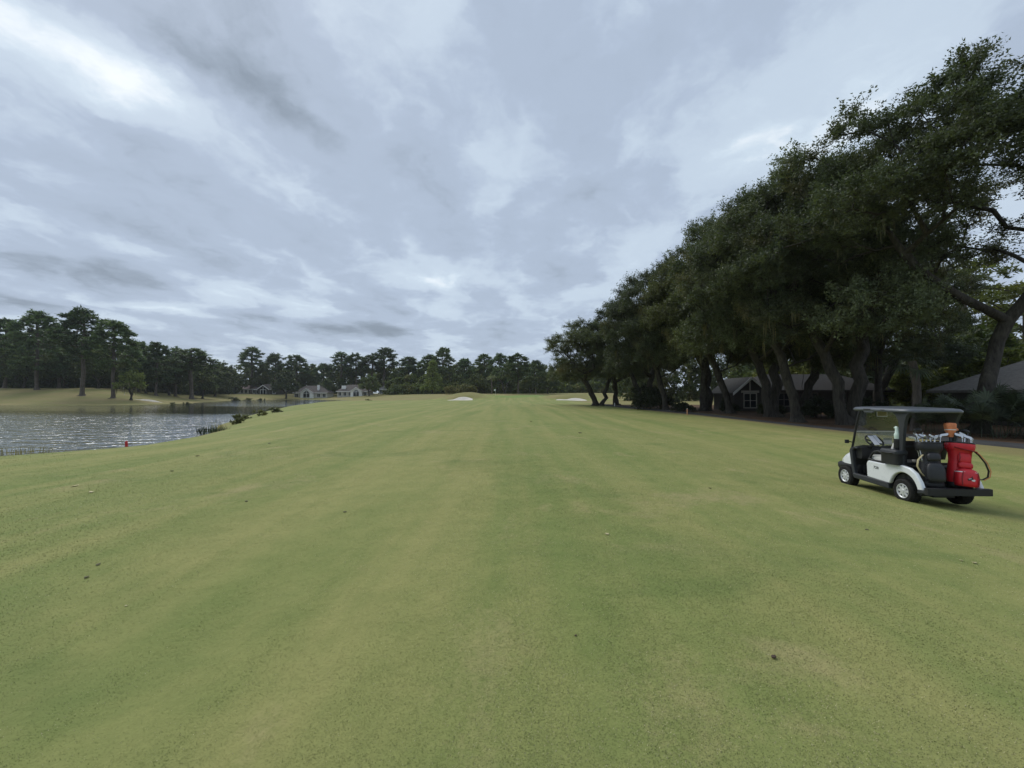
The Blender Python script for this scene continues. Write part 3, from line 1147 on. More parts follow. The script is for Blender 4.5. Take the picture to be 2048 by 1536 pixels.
def make_pine(seed, H=22.0, crown=0.45, Rr=4.2, npad=34, r0=0.34, leaf=0.55, open_=0.0, mat=None, flat=0.45, nl=20, ntw=12):
    rng = np.random.default_rng(seed)
    tips = []
    zb = H * (1 - crown)
    for i in range(npad):
        f = (i + rng.random()) / npad
        z = zb + (H - zb) * f
        prof = math.sin(min(1.0, (1 - f) * 1.25 + 0.18) * math.pi * 0.5) * (0.55 + 0.45 * min(1, f * 3.5))
        a = i * 2.4 + rng.normal(0, 0.5)
        rr = Rr * prof * rng.uniform(0.35, 1.0) if f < 0.95 else 0.3
        tips.append((math.cos(a) * rr, math.sin(a) * rr, z + rng.normal(0, 0.25)))
    tips = np.array(tips)
    n = 11
    wob = np.cumsum(rng.normal(0, 0.09, (n, 2)), 0)
    st = [(wob[i, 0], wob[i, 1], -0.3 + (H * 0.93 + 0.3) * i / (n - 1)) for i in range(n)]
    V, F, dirs = grow([st], tips, rng, r0, 0.03, 0.12, 1.2, 0.42, sag=-0.05, first=4)
    # keep the bole tapering
    root = empty('pine_tree')
    mesh_np('trunk', V, F, M_PBARK, root, smooth=True)
    od = tips * [1, 1, 0]
    od /= np.linalg.norm(od, axis=1)[:, None] + 1e-6
    LV, LF, tw = sprays(tips, od, rng, ntw, 1.5, nl, leaf, leaf * 0.26, flat, 0.35, 0.9)
    mesh_np('crown', LV, LF, mat or M_PINE, root)
    return root


def make_broad(seed, H=14.0, Rr=5.5, n=70, r0=0.3, z0=2.0, zc=6.0, leaf=0.5, mat=None, ntw=13, nl=16, name='hardwood_tree', stems=None, under=0.6, lump=0.35, moss=0):
    rng = np.random.default_rng(seed)
    tips = dome_tips(n, rng, H, Rr, z0, zc, (0, 0), 0.4, lump, under)
    stems = stems or [((0, 0), (0.3, 0.1), z0 + 1.2)]
    sp = [stem_path(b, l, hh, rng) for b, l, hh in stems]
    V, F, dirs = grow(sp, tips, rng, r0, 0.02, 0.3, 1.0, 0.47, first=3)
    root = empty(name)
    mesh_np('trunk', V, F, M_BARK, root, smooth=True)
    od = tips - np.array([0, 0, zc])
    od /= np.linalg.norm(od, axis=1)[:, None]
    LV, LF, tw = sprays(tips, od, rng, ntw, Rr * 0.22, nl, leaf, leaf * 0.32, 0.85, 0.25, 0.95)
    crown = mesh_np('crown', LV, LF, mat or M_BROAD, root)
    if moss:
        low = tips[tips[:, 2] < zc + 1]
        MV, MF = moss_mesh(low, rng, moss, 1.0, 3.0)
        mesh_np('hanging_moss', MV, MF, M_MOSS, crown)['kind'] = 'stuff'
    return root


def make_cypress(seed, H=15.0, Rr=4.0, mat=None):
    rng = np.random.default_rng(seed)
    tips = []
    for i in range(110):
        f = rng.random() ** 1.3
        a = rng.uniform(0, 6.28)
        rr = Rr * (1 - f) ** 0.75 * (0.45 + 0.55 * rng.random()) + 0.15
        tips.append((math.cos(a) * rr, math.sin(a) * rr, 2.0 + (H - 2.2) * f))
    tips = np.array(tips)
    st = [(0, 0, -0.3 + (H * 0.95) * i / 9) for i in range(10)]
    V, F, dirs = grow([st], tips, rng, 0.3, 0.02, 0.1, 1.0, 0.45, first=2)
    root = empty('cypress_tree')
    mesh_np('trunk', V, F, M_BARK, root, smooth=True)
    od = tips * [1, 1, 0]
    od /= np.linalg.norm(od, axis=1)[:, None] + 1e-6
    LV, LF, tw = sprays(tips, od, rng, 12, 1.0, 16, 0.42, 0.11, 0.7, 0.1, 0.9)
    mesh_np('crown', LV, LF, mat or M_LIGHT, root)
    return root


def fan_leaf(V, F, base, d, stalk, size, rng, blades=13, droop=0.25):
    """one fan palm leaf: a stalk and a ring of narrow pointed blades"""
    d = d / np.linalg.norm(d)
    side = np.cross(d, [0, 0, 1.0])
    if np.linalg.norm(side) < 0.1:
        side = np.array([1.0, 0, 0])
    side /= np.linalg.norm(side)
    nrm = np.cross(side, d)
    hub = base + d * stalk
    off = len(V)
    V += [base - side * 0.012, base + side * 0.012, hub + nrm * 0.012]
    F.append((off, off + 1, off + 2))
    for k in range(blades):
        a = (k / (blades - 1) - 0.5) * R(230)
        bd = d * math.cos(a) + side * math.sin(a)
        l = size * (0.75 + 0.25 * math.cos(a)) * rng.uniform(0.85, 1.1)
        bs = np.cross(bd, nrm)
        bs /= np.linalg.norm(bs) + 1e-9
        tip = hub + bd * l - np.array([0, 0, 1.0]) * droop * l * rng.uniform(0.6, 1.4)
        mid = hub + bd * l * 0.5 + nrm * 0.03
        w = l * 0.055
        off = len(V)
        V += [hub, mid - bs * w, mid + bs * w, tip]
        F += [(off, off + 1, off + 2), (off + 1, off + 3, off + 2)]


def make_palm(seed, H=7.0, size=0.95, nfr=34, mat=None, name='sabal_palm', r=0.2):
    rng = np.random.default_rng(seed)
    root = empty(name)
    V, F, off = [], [], 0
    n = 14
    pts = np.array([(0.12 * math.sin(i * 0.3), 0.08 * math.sin(i * 0.4 + 1), -0.3 + (H + 0.3) * i / (n - 1)) for i in range(n)])
    rad = np.array([r * (1.25 if i == 0 else (1.0 + 0.06 * (i % 2))) for i in range(n)])
    tube_np(pts, rad, 9, V, F, 0)
    mesh_np('trunk', V[0], F[0], M_PBARK, root, smooth=True)
    V, F = [], []
    top = pts[-1]
    for k in range(nfr):
        a = k * 2.4
        el = R(80 - 120 * (k / nfr) + rng.normal(0, 6))
        d = np.array([math.cos(a) * math.cos(el), math.sin(a) * math.cos(el), math.sin(el)])
        fan_leaf(V, F, top + d * 0.1, d, rng.uniform(0.7, 1.1) * size, size * rng.uniform(0.8, 1.05), rng, 15, 0.35)
    mesh_np('crown', np.array(V), np.array(F), mat or M_PALM, root)
    return root


def make_palmetto(seed, spread=1.2, n=46, size=0.55, hgt=1.3):
    rng = np.random.default_rng(seed)
    V, F = [], []
    for k in range(n):
        a = rng.uniform(0, 6.28)
        b = np.array([rng.normal(0, spread * 0.4), rng.normal(0, spread * 0.4), -0.03])
        el = R(rng.uniform(35, 85))
        d = np.array([math.cos(a) * math.cos(el), math.sin(a) * math.cos(el), math.sin(el)])
        fan_leaf(V, F, b, d, hgt * rng.uniform(0.5, 1.0), size * rng.uniform(0.8, 1.2), rng, 17, 0.18)
    return np.array(V), np.array(F)


def bush_arrays(seed, Rr=1.0, H=1.2, n=26, leaf=0.12, ntw=12, nl=16):
    rng = np.random.default_rng(seed)
    tips = dome_tips(n, rng, H, Rr, 0.1, H * 0.35, (0, 0), 0.3, 0.3, 0.5)
    od = tips - np.array([0, 0, 0.2])
    od /= np.linalg.norm(od, axis=1)[:, None]
    LV, LF, tw = sprays(tips, od, rng, ntw, Rr * 0.35, nl, leaf, leaf * 0.32, 0.9, 0.2, 0.9)
    return LV, LF, tips


def make_bush(seed, name, mat, Rr=1.0, H=1.2, n=26, leaf=0.12, ntw=12, nl=16):
    LV, LF, tips = bush_arrays(seed, Rr, H, n, leaf, ntw, nl)
    rng = np.random.default_rng(seed)
    root = empty(name)
    V, F, d = grow([[(0, 0, -0.15), (0, 0, 0.0), (0.02, 0, 0.12)]], tips, rng, 0.05, 0.008, 0.2, 0.4, 0.5, first=1)
    mesh_np('stem', V, F, M_TWIG, root)
    mesh_np('foliage', LV, LF, mat, root)
    return root


def make_reeds(seed, n=120, H=1.0, spread=0.4, w=0.012, mat=None, name='reed_clump'):
    rng = np.random.default_rng(seed)
    V, F = [], []
    for k in range(n):
        a = rng.uniform(0, 6.28)
        rr = spread * math.sqrt(rng.random())
        b = np.array([math.cos(a) * rr, math.sin(a) * rr, -0.05])
        l = H * rng.uniform(0.55, 1.1)
        out = rng.uniform(0.05, 0.5)
        t1 = b + np.array([math.cos(a) * out * l * 0.4, math.sin(a) * out * l * 0.4, l * 0.6])
        t2 = b + np.array([math.cos(a) * out * l, math.sin(a) * out * l, l])
        s = np.array([-math.sin(a), math.cos(a), 0]) * w * rng.uniform(0.7, 1.4)
        o = len(V)
        V += [b - s, b + s, t1 + s, t1 - s, t2]
        F += [(o, o + 1, o + 2), (o, o + 2, o + 3), (o + 3, o + 2, o + 4)]
    return mesh_np(name, np.array(V), np.array(F), mat or M_REED)


# ---- the variants
OAKS = [
    make_oak(11, 15.0, 7.2, 290, [((0, 0), (-1.5, 0.2), 4.6), ((0.6, 0.2), (0.9, 0.5), 4.8)], (-1.6, 0), 0.36, z0=2.6),
    make_oak(12, 15.5, 7.0, 280, [((0, 0), (-1.9, -0.2), 5.0)], (-2.0, 0), 0.27, z0=2.6),
    make_oak(13, 14.5, 7.6, 290, [((0, 0), (-0.8, 0.3), 4.0), ((0.4, -0.1), (1.3, 0.1), 4.4), ((-0.35, 0.2), (-1.6, -0.3), 4.2)], (-1.4, 0), 0.36, z0=2.2),
]
NEAR_OAK = make_oak(21, 17.6, 9.0, 270, [((0, 0), (1.7, 0.1), 5.6)], (-1.6, -0.6), 0.28, z0=7.6, zc=10.0, moss=16, under=0.25)
PINES = [make_pine(31, 22, 0.62, 5.0, 58), make_pine(32, 22, 0.55, 5.0, 50), make_pine(33, 22, 0.74, 5.6, 76), make_pine(34, 22, 0.42, 4.0, 30, ntw=11)]
BROADS = [make_broad(41), make_broad(42, 13, 6.2, 80), make_broad(43, 15, 5.0, 75)]
DROOP = make_broad(44, 8, 3.6, 46, 0.2, 2.2, 4.2, 0.3, M_LIGHT, 12, 14, 'mossy_tree', [((0, 0), (0.4, 0), 2.6), ((0.2, 0), (-0.7, 0.2), 2.6)], 0.5, 0.3, 46)
OPENOAK = make_broad(45, 14, 5.6, 60, 0.32, 4.0, 8.0, 0.4, M_BROAD, 11, 14, 'open_oak_tree', [((0, 0), (-0.9, 0), 4.6), ((0.25, 0), (0.7, 0.1), 4.8)], 0.4, 0.4, 14)
CYPRESS = make_cypress(51)
PALM = make_palm(61)
DARKPALM = make_palm(62, 3.9, 0.8, 30, M_PALMETTO, 'small_palm', 0.19)
YELLOWTREE = make_broad(46, 8, 5.0, 80, 0.2, 0.6, 3.0, 0.32, M_YELLOW, 13, 18, 'yellow_green_tree', None, 0.7, 0.3)
YPINE = make_pine(35, 20, 0.5, 5.0, 40, 0.3, 0.42, mat=M_YELLOW, flat=0.5, nl=18)

USED = set()


def place(proto, x, y, label, cat, group=None, s=1.0, sz=None, rot=0.0, z=None):
    o = copy_tree(proto) if proto.name in USED else proto
    USED.add(proto.name)
    o.location = (x, y * K, hz(x, y * K) if z is None else z)
    o.rotation_euler = (0, 0, R(rot))
    o.scale = (s, s, sz if sz is not None else s)
    if 'group' in o.keys() and not group:
        del o['group']
    return tag(o, label, cat, group)


G_OAK = 'live oaks along the cart path'
for v, x, y, s, sz, rot, lab in [
    (0, 16.2, 59.5, 0.88, 0.90, 70, 'live oak behind the many-stemmed one at the far end of the row'),
    (2, 12.9, 57.5, 1.04, 0.90, 10, 'many-stemmed live oak at the far end of the oak row, beside the right-hand bunker'),
    (0, 17.4, 51.5, 0.95, 1.02, -25, 'live oak just behind the many-stemmed one, over the round dark shrub'),
    (1, 17.8, 44.5, 1.00, 1.13, 15, 'slim pale-trunked live oak beside the low clipped bush on the straw'),
    (2, 21.2, 42.0, 1.05, 1.24, 60, 'live oak left of the white-trimmed gable, behind the pale stake'),
    (1, 21.2, 37.5, 1.05, 1.22, -20, 'live oak standing in front of the white-trimmed gable window'),
    (0, 22.2, 33.0, 1.08, 1.25, 20, 'thin forked live oak right of the gabled window, before the dark house'),
    (2, 28.0, 37.5, 0.95, 1.05, 100, 'slim live oak behind the pale leaning trunk, close to the dark house'),
    (1, 31.5, 33.0, 0.95, 1.02, 40, 'live oak right of the massive trunk, shading the dark house roof'),
    (0, 37.0, 39.5, 1.0, 1.0, 150, 'live oak standing over the right end of the dark house'),
    (1, 20.6, 27.8, 1.08, 1.20, 4, 'live oak with a pale trunk leaning left over the cart path'),
    (0, 22.2, 25.6, 1.02, 1.27, -8, 'massive live oak with a broad dark trunk left of the golf cart roof'),
]:
    place(OAKS[v], x, y, lab, 'tree', G_OAK, s, sz, rot)
place(NEAR_OAK, 24.4, 20.2, 'nearest live oak with a bare trunk leaning right above the palmettos', 'tree', G_OAK, 1.08, 1.06)

# far bank on the left
G_P = 'pines on the far bank'
for v, px, dep, s, sz, rot, lab in [
    (0, 8, 122, 1.0, 0.98, 10, 'dark pine cut by the left edge of the picture'),
    (2, 74, 113, 1.05, 1.02, 50, 'broad dark pine left of the tallest pine on the far bank'),
    (1, 163, 103, 1.12, 1.03, 80, 'tallest pine on the far bank with a thick pale trunk'),
    (0, 226, 101, 0.95, 0.90, 120, 'dark pine just right of the tallest pine on the far bank'),
    (2, 118, 126, 0.95, 0.86, 200, 'lower pine behind and between the two broad pines at left'),
    (2, 312, 124, 0.86, 0.76, 20, 'middling pine behind the small flag across the pond'),
    (1, 352, 140, 1.0, 0.78, 260, 'pine with a thin crown left of the flat-topped pine'),
    (3, 384, 136, 1.5, 0.79, 140, 'flat-topped pale pine at the right end of the far bank group'),
    (2, 275, 128, 0.9, 0.74, 300, 'short full pine deep in the wood behind the flag'),
    (2, 30, 135, 1.0, 0.88, 330, 'pine rising from the dark wood near the left edge'),
]:
    place(PINES[v], col_x(px, dep), dep, lab, 'tree', G_P, s * 1.18, sz, rot)
place(DROOP, col_x(262, 101), 101, 'small tree draped in pale moss next to the far flag', 'tree')

G_M = 'pines behind the far houses'
for v, px, dep, s, sz, rot, lab in [
    (3, 503, 205, 1.5, 1.10, 0, 'dark pine with a tufted top standing left of the houses'),
    (1, 549, 205, 1.1, 0.96, 40, 'round-topped pine above the brown cottage'),
    (0, 592, 204, 1.2, 0.93, 80, 'pine with a pointed top rising behind the larger house left side'),
    (2, 648, 208, 1.0, 0.74, 30, 'full low pine right behind the chimney of the larger house'),
    (3, 682, 210, 1.3, 1.02, 200, 'thin see-through pine between the two white-gabled houses'),
    (1, 712, 208, 1.1, 0.98, 110, 'pine with a round crown above the house with the white chimney'),
    (3, 742, 206, 1.5, 0.92, 250, 'open-crowned pine right of the white-chimney house'),
    (3, 769, 207, 1.6, 1.10, 20, 'tall see-through pine with a bare stem above the smallest house'),
    (0, 818, 204, 1.25, 0.87, 150, 'dark pine left of the bright green cypress'),
    (2, 858, 200, 1.05, 0.90, 190, 'tall dark pine directly behind the bright green cypress'),
    (0, 886, 198, 1.0, 1.06, 230, 'tall dark pine just right of the bright green cypress'),
    (2, 930, 196, 1.0, 0.80, 270, 'dark pine above the pair of olive bushes'),
    (0, 968, 192, 1.0, 0.88, 310, 'dark pine left of the flag and palm'),
    (2, 1000, 186, 0.95, 0.86, 350, 'dark pine behind the palm and the flag'),
    (1, 1036, 152, 1.05, 0.70, 60, 'pine with a bare double stem right of the flag'),
    (2, 1072, 178, 0.9, 0.68, 100, 'low dark pine between the flag and the oak row'),
]:
    place(PINES[v], col_x(px, dep), dep, lab, 'tree', G_M, s * 1.15, sz, rot)

for v, px, dep, s, sz, rot, lab in [
    (1, 430, 168, 1.2, 0.95, 0, 'dark hardwood at the right foot of the far bank wood'),
    (0, 470, 195, 1.1, 0.95, 40, 'dark leafy tree left of the low pink-roofed house'),
    (2, 572, 183, 1.15, 0.98, 80, 'grey-green leafy tree standing in front of the larger white-gabled house'),
    (1, 655, 200, 0.95, 0.72, 120, 'leafy tree filling the gap between the two gabled houses'),
    (0, 738, 184, 0.8, 0.80, 160, 'leafy tree with a pale trunk right of the white-chimney house'),
    (2, 795, 196, 1.0, 0.9, 200, 'leafy tree over the smallest of the far houses'),
    (0, 1095, 150, 0.85, 0.66, 280, 'leafy tree beyond the green left of the oak row'),
    (1, 1060, 158, 0.8, 0.6, 320, 'low leafy tree behind the right side of the green'),
    (1, 525, 208, 1.1, 1.15, 70, 'round leafy tree behind the low pink-roofed house'),
    (2, 618, 210, 1.15, 1.1, 140, 'round leafy tree behind the chimney of the largest cottage'),
    (0, 693, 212, 1.1, 1.15, 260, 'rounded tree behind the house with the white chimney'),
    (1, 765, 212, 1.15, 1.2, 300, 'broad leafy tree left of the tall see-through pine stem'),
    (0, 905, 192, 1.0, 1.0, 330, 'rounded dark tree right of the cypress above the olive bushes'),
    (2, 838, 205, 1.0, 1.0, 10, 'leafy tree low between two dark pines left of the cypress'),
    (1, 955, 178, 0.9, 0.75, 50, 'grey-green leafy tree behind the pair of olive bushes'),
]:
    place(BROADS[v], col_x(px, dep), dep, lab, 'tree', 'leafy trees in the far tree line', s, sz, rot)
for v, px, dep, s, sz, rot, lab in [
    (0, 48, 121, 1.0, 0.95, 0, 'rounded leafy tree filling in under the broad pine at the left'),
    (2, 196, 116, 0.9, 0.85, 90, 'rounded leafy tree between the tallest pine and its right neighbour'),
    (1, 292, 126, 0.95, 0.9, 180, 'rounded leafy tree right of the moss-draped tree'),
    (0, 338, 138, 1.0, 0.95, 270, 'leafy tree in the gap left of the flat-topped pine'),
    (2, 405, 150, 1.0, 0.9, 45, 'leafy tree just right of the flat-topped pine'),
    (1, 128, 118, 0.8, 0.85, 135, 'leafy tree low behind the trunk of the tallest pine'),
]:
    place(BROADS[v], col_x(px, dep), dep, lab, 'tree', 'leafy trees on the far bank', s, sz, rot)
place(OPENOAK, col_x(1009, 150), 150, 'grey-trunked open oak standing just right of the flag', 'tree', s=0.95, sz=0.82)
place(CYPRESS, col_x(865, 172), 172, 'bright green cone-shaped cypress in the middle of the tree line', 'tree', sz=0.98, s=1.15)
place(PALM, col_x(983, 147), 147, 'sabal palm with a round head behind the flag', 'palm', s=1.35, sz=0.86)
place(DARKPALM, col_x(1828, 21.5), 21.5, 'small dark palm behind the golf cart roof', 'palm')
place(YPINE, 56, 47, 'yellow-green pine seen through the near oak branches', 'tree', sz=0.9)
place(YELLOWTREE, 43, 33.5, 'yellow-green tree above the grey shingle roof', 'tree', s=1.05, sz=0.85)
place(YELLOWTREE, 47, 43, 'yellow-green tree left of the near oak trunk, over the eave', 'tree', s=1.0, sz=0.8, rot=120)
place(YELLOWTREE, 41, 58, 'yellow-green tree glimpsed between the oak trunks above the dark house', 'tree', s=1.0, sz=1.0, rot=220)
place(YPINE, 70, 52, 'second yellow-green pine at the right edge behind the near oak', 'tree', sz=0.85, rot=90)


# the wood behind, which reads as one mass
def wood(name, spots, label, seed, leaf=0.75, mat=None, per=14, nl=15, ntw=11):
    rng = np.random.default_rng(seed)
    tips = []
    for x, y, top, wid in spots:
        y = y * K
        g = hz(x, y)
        for k in range(per):
            f = ((k + rng.random()) / per) ** 1.25
            a = rng.uniform(0, 6.28)
            rr = wid * math.sqrt(rng.random()) * (1.0 if f < 0.6 else math.sqrt(max(0.05, 1 - ((f - 0.6) / 0.42) ** 2)))
            tips.append((x + math.cos(a) * rr, y + math.sin(a) * rr * 0.6, g + 0.3 + (top - 0.5) * f))
    tips = np.array(tips)
    od = np.tile([0, -0.3, 0.3], (len(tips), 1))
    LV, LF, tw = sprays(tips, od, rng, ntw, 2.1, nl, leaf, leaf * 0.34, 0.85, 0.2, 1.0)
    o = mesh_np(name, LV, LF, mat or M_BROAD)
    tag(o, label, 'wood', kind='stuff')
    return o


rngw = np.random.default_rng(99)
sp = []
for px in range(-260, 470, 15):
    dep = 133 + 7 * rngw.random() + float(np.interp(px, [280, 330, 470], [0, 14, 55]))
    top = np.interp(px, [-260, 60, 200, 300, 400, 470], [20, 19.5, 18, 15, 15, 13]) * rngw.uniform(0.85, 1.08)
    sp.append((col_x(px, dep), dep, top, 3.2))
    sp.append((col_x(px + 7, dep + 9), dep + 9, top * 0.9, 3.2))
wood('far_wood', sp, 'dark wood massed behind the pines on the left far bank', 1, 0.8)
sp = []
for px in range(400, 1270, 11):
    dep = 222 + 10 * rngw.random()
    top = np.interp(px, [400, 520, 620, 700, 860, 1000, 1120, 1270], [14, 16, 15.5, 15.5, 17.5, 16.5, 15, 14]) * rngw.uniform(0.82, 1.1)
    sp.append((col_x(px, dep), dep, top, 3.8))
    if px > 780:
        dep = 188 + 8 * rngw.random()
        sp.append((col_x(px, dep), dep, np.interp(px, [780, 900, 1270], [7, 11, 12]) * rngw.uniform(0.7, 1.1), 3.4))
        sp.append((col_x(px + 5, dep - 6), dep - 6, rngw.uniform(2.5, 4.5), 3.4))
wood('far_wood', sp, 'dark wood massed behind the houses and the green', 2, 0.95)
sp = []
for px in range(1255, 1800, 18):
    dep = 98 + 10 * rngw.random()
    sp.append((col_x(px, dep), dep, rngw.uniform(7, 12) if px < 1380 else rngw.uniform(9, 13), 3.0))
for k in range(26):
    sp.append((rngw.uniform(47, 62), rngw.uniform(36, 84), rngw.uniform(5.0, 9.5), 2.6))
wood('far_wood', sp, 'dark wood showing between the oak trunks on the right', 3, 0.6)

# understorey and bushes
B_OLIVE = make_bush(71, 'olive_bush', M_OLIVEBUSH, 2.6, 3.4, 34, 0.34, 12, 16)
B_DARK = make_bush(72, 'dark_shrub', M_DARKBUSH, 1.0, 1.2, 34, 0.12, 13, 18)
B_SHORE = make_bush(73, 'shore_bush', M_BUSH, 0.6, 1.1, 16, 0.11, 9, 12)
for px, dep, s, sz, rot, lab in [
    (905, 152, 1.15, 1.1, 0, 'left of two rounded olive bushes behind the left mound'),
    (936, 150, 1.3, 1.18, 90, 'right of two rounded olive bushes behind the left mound')]:
    place(B_OLIVE, col_x(px, dep), dep, lab, 'bush', 'olive bushes behind the green', s, sz, rot)
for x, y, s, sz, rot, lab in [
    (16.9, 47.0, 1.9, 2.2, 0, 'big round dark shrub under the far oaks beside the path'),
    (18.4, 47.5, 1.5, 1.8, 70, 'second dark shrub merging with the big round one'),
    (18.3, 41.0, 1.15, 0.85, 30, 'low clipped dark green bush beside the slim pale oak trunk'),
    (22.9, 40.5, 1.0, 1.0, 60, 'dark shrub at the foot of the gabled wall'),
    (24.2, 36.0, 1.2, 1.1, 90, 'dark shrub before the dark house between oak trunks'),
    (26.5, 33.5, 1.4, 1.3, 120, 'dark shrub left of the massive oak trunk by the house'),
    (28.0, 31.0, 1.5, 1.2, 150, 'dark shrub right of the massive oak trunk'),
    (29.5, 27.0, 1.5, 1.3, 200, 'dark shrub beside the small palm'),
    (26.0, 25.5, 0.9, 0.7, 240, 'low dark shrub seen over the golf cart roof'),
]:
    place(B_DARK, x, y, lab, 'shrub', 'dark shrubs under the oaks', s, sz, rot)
for px, dep, s, sz, rot, lab in [
    (472, 29.5, 0.85, 1.0, 0, 'tall bushy shore plant at the water edge, biggest on the near bank'),
    (520, 35.5, 1.0, 0.75, 60, 'second shore plant right of the biggest one'),
    (552, 41.0, 1.1, 0.7, 120, 'third shore plant, rightmost on the near bank'),
    (494, 33.0, 0.9, 0.5, 180, 'low spreading shore plant between the two taller ones'),
]:
    place(B_SHORE, col_x(px, dep), dep, lab, 'bush', 'plants along the near shore', s, sz, rot).location.z -= 0.22 * sz
for px, dep, s, sz, rot, lab in [
    (344, 97.5, 1.6, 1.3, 0, 'small bush at the far water edge, left of a similar one'),
    (374, 101.5, 1.7, 1.3, 60, 'small bush at the far water edge, right of a similar one'),
    (470, 151, 3.2, 2.2, 120, 'bush at the head of the pond, leftmost of three'),
    (500, 158, 3.5, 2.2, 180, 'bush at the head of the pond, middle of three'),
    (522, 163, 3.0, 2.0, 240, 'bush at the head of the pond, rightmost of three'),
    (735, 136, 2.2, 1.0, 20, 'low reddish bush on the far shore below the white-chimney house'),
]:
    place(B_SHORE, col_x(px, dep), dep, lab, 'bush', 'bushes along the far shore', s, sz, rot).location.z -= 0.22 * sz
R1 = make_reeds(81, 60, 0.7, 0.5, 0.008)
R1.location = (col_x(437, 26.5), 26.5 * K, hz(col_x(437, 26.5), 26.5 * K))
tag(R1, 'sparse pale reeds left of the biggest shore plant', 'reeds', kind='stuff')
R2 = make_reeds(82, 110, 0.30, 1.2, 0.007)
R2.location = (col_x(45, 16.6), 16.6 * K, ZW + 0.05)
tag(R2, 'dry reeds at the near shore by the left edge', 'reeds', kind='stuff')
R3 = make_reeds(83, 150, 0.45, 1.0, 0.016, M_DARKBUSH, 'sedge_clump')
R3.location = (col_x(424, 25.2), 25.2 * K, ZW + 0.1)
tag(R3, 'low dark sedge clump at the water edge', 'sedge', kind='stuff')
PV, PF = make_palmetto(91, 1.3, 60, 0.62, 1.7)
pal = mesh_np('palmetto', PV, PF, M_PALMETTO)
for k, (x, y, s, rz, lab) in enumerate([
    (23.2, 18.3, 1.15, 0, 'palmetto clump right behind the golf clubs'),
    (25.0, 18.0, 1.3, 60, 'palmetto clump at the right edge below the grey roof'),
    (22.4, 20.2, 1.0, 120, 'palmetto clump at the foot of the leaning oak trunk'),
    (26.6, 19.0, 1.4, 200, 'palmetto clump hidden furthest right beside the eave'),
    (24.2, 16.6, 0.9, 300, 'lowest palmetto clump nearest the cart path'),
]):
    o = pal if k == 0 else pal.copy()
    if k:
        COL.objects.link(o)
    o.location = (x, y * K, hz(x, y * K))
    o.rotation_euler = (0, 0, R(rz))
    o.scale = (s, s, s)
    tag(o, lab, 'palmetto', 'palmettos below the near oak')

# ------------------------------------------------------------------ houses
M_WHITE = simple('white_trim', (0.82, 0.82, 0.80), 0.6, var=0.08, vscale=2)
M_CREAM = simple('cream_siding', (0.44, 0.42, 0.37), 0.75, var=0.12, vscale=1)
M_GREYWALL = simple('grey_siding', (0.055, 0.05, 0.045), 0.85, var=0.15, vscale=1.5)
M_ROOF = simple('brown_shingle', (0.13, 0.11, 0.098), 0.9, spec=0.2, var=0.25, vscale=2.5, bump=0.6, bscale=9)
M_ROOFG = simple('grey_shingle', (0.165, 0.155, 0.145), 0.95, spec=0.15, var=0.22, vscale=5, bump=0.8, bscale=14)
M_ROOFP = simple('pink_shingle', (0.17, 0.125, 0.125), 0.9, spec=0.2, var=0.2, vscale=2.5)
M_GLASS = simple('window_glass', (0.02, 0.024, 0.028), 0.08, spec=0.6)


def hip_roof(mb, x0, x1, y0, y1, z0, z1, inset):
    """hipped roof with its ridge along x"""
    ym = (y0 + y1) / 2
    vs = [(x0, y0, z0), (x1, y0, z0), (x1, y1, z0), (x0, y1, z0), (x0 + inset, ym, z1), (x1 - inset, ym, z1),
          (x0, y0, z0 - 0.18), (x1, y0, z0 - 0.18), (x1, y1, z0 - 0.18), (x0, y1, z0 - 0.18)]
    return mb.add(vs, [(0, 1, 5, 4), (1, 2, 5), (2, 3, 4, 5), (3, 0, 4), (6, 7, 1, 0), (7, 8, 2, 1), (8, 9, 3, 2), (9, 6, 0, 3), (9, 8, 7, 6)])


def window(parent, x, y, z, w, hh, mull=2, trans=True, trim=None):
    """frame with panes on a wall that faces -y"""
    f = MB()
    t = 0.1
    f.box((x - w / 2 - t, y - 0.05, z), (x - w / 2, y + 0.03, z + hh)).box((x + w / 2, y - 0.05, z), (x + w / 2 + t, y + 0.03, z + hh))
    f.box((x - w / 2 - t, y - 0.055, z - t), (x + w / 2 + t, y + 0.03, z)).box((x - w / 2 - t, y - 0.055, z + hh), (x + w / 2 + t, y + 0.03, z + hh + t))
    for k in range(1, mull):
        xx = x - w / 2 + w * k / mull
        f.box((xx - 0.035, y - 0.045, z), (xx + 0.035, y + 0.02, z + hh))
    if trans:
        f.box((x - w / 2, y - 0.04, z + hh * 0.5 - 0.03), (x + w / 2, y + 0.02, z + hh * 0.5 + 0.03))
    wo = f.build('window', trim or M_WHITE, parent)
    for k in range(mull):
        a = x - w / 2 + w * k / mull
        MB().box((a + 0.001, y - 0.012, z + 0.001), (a + w / mull - 0.001, y + 0.01, z + hh - 0.001)).build('pane', M_GLASS, wo)
    return wo


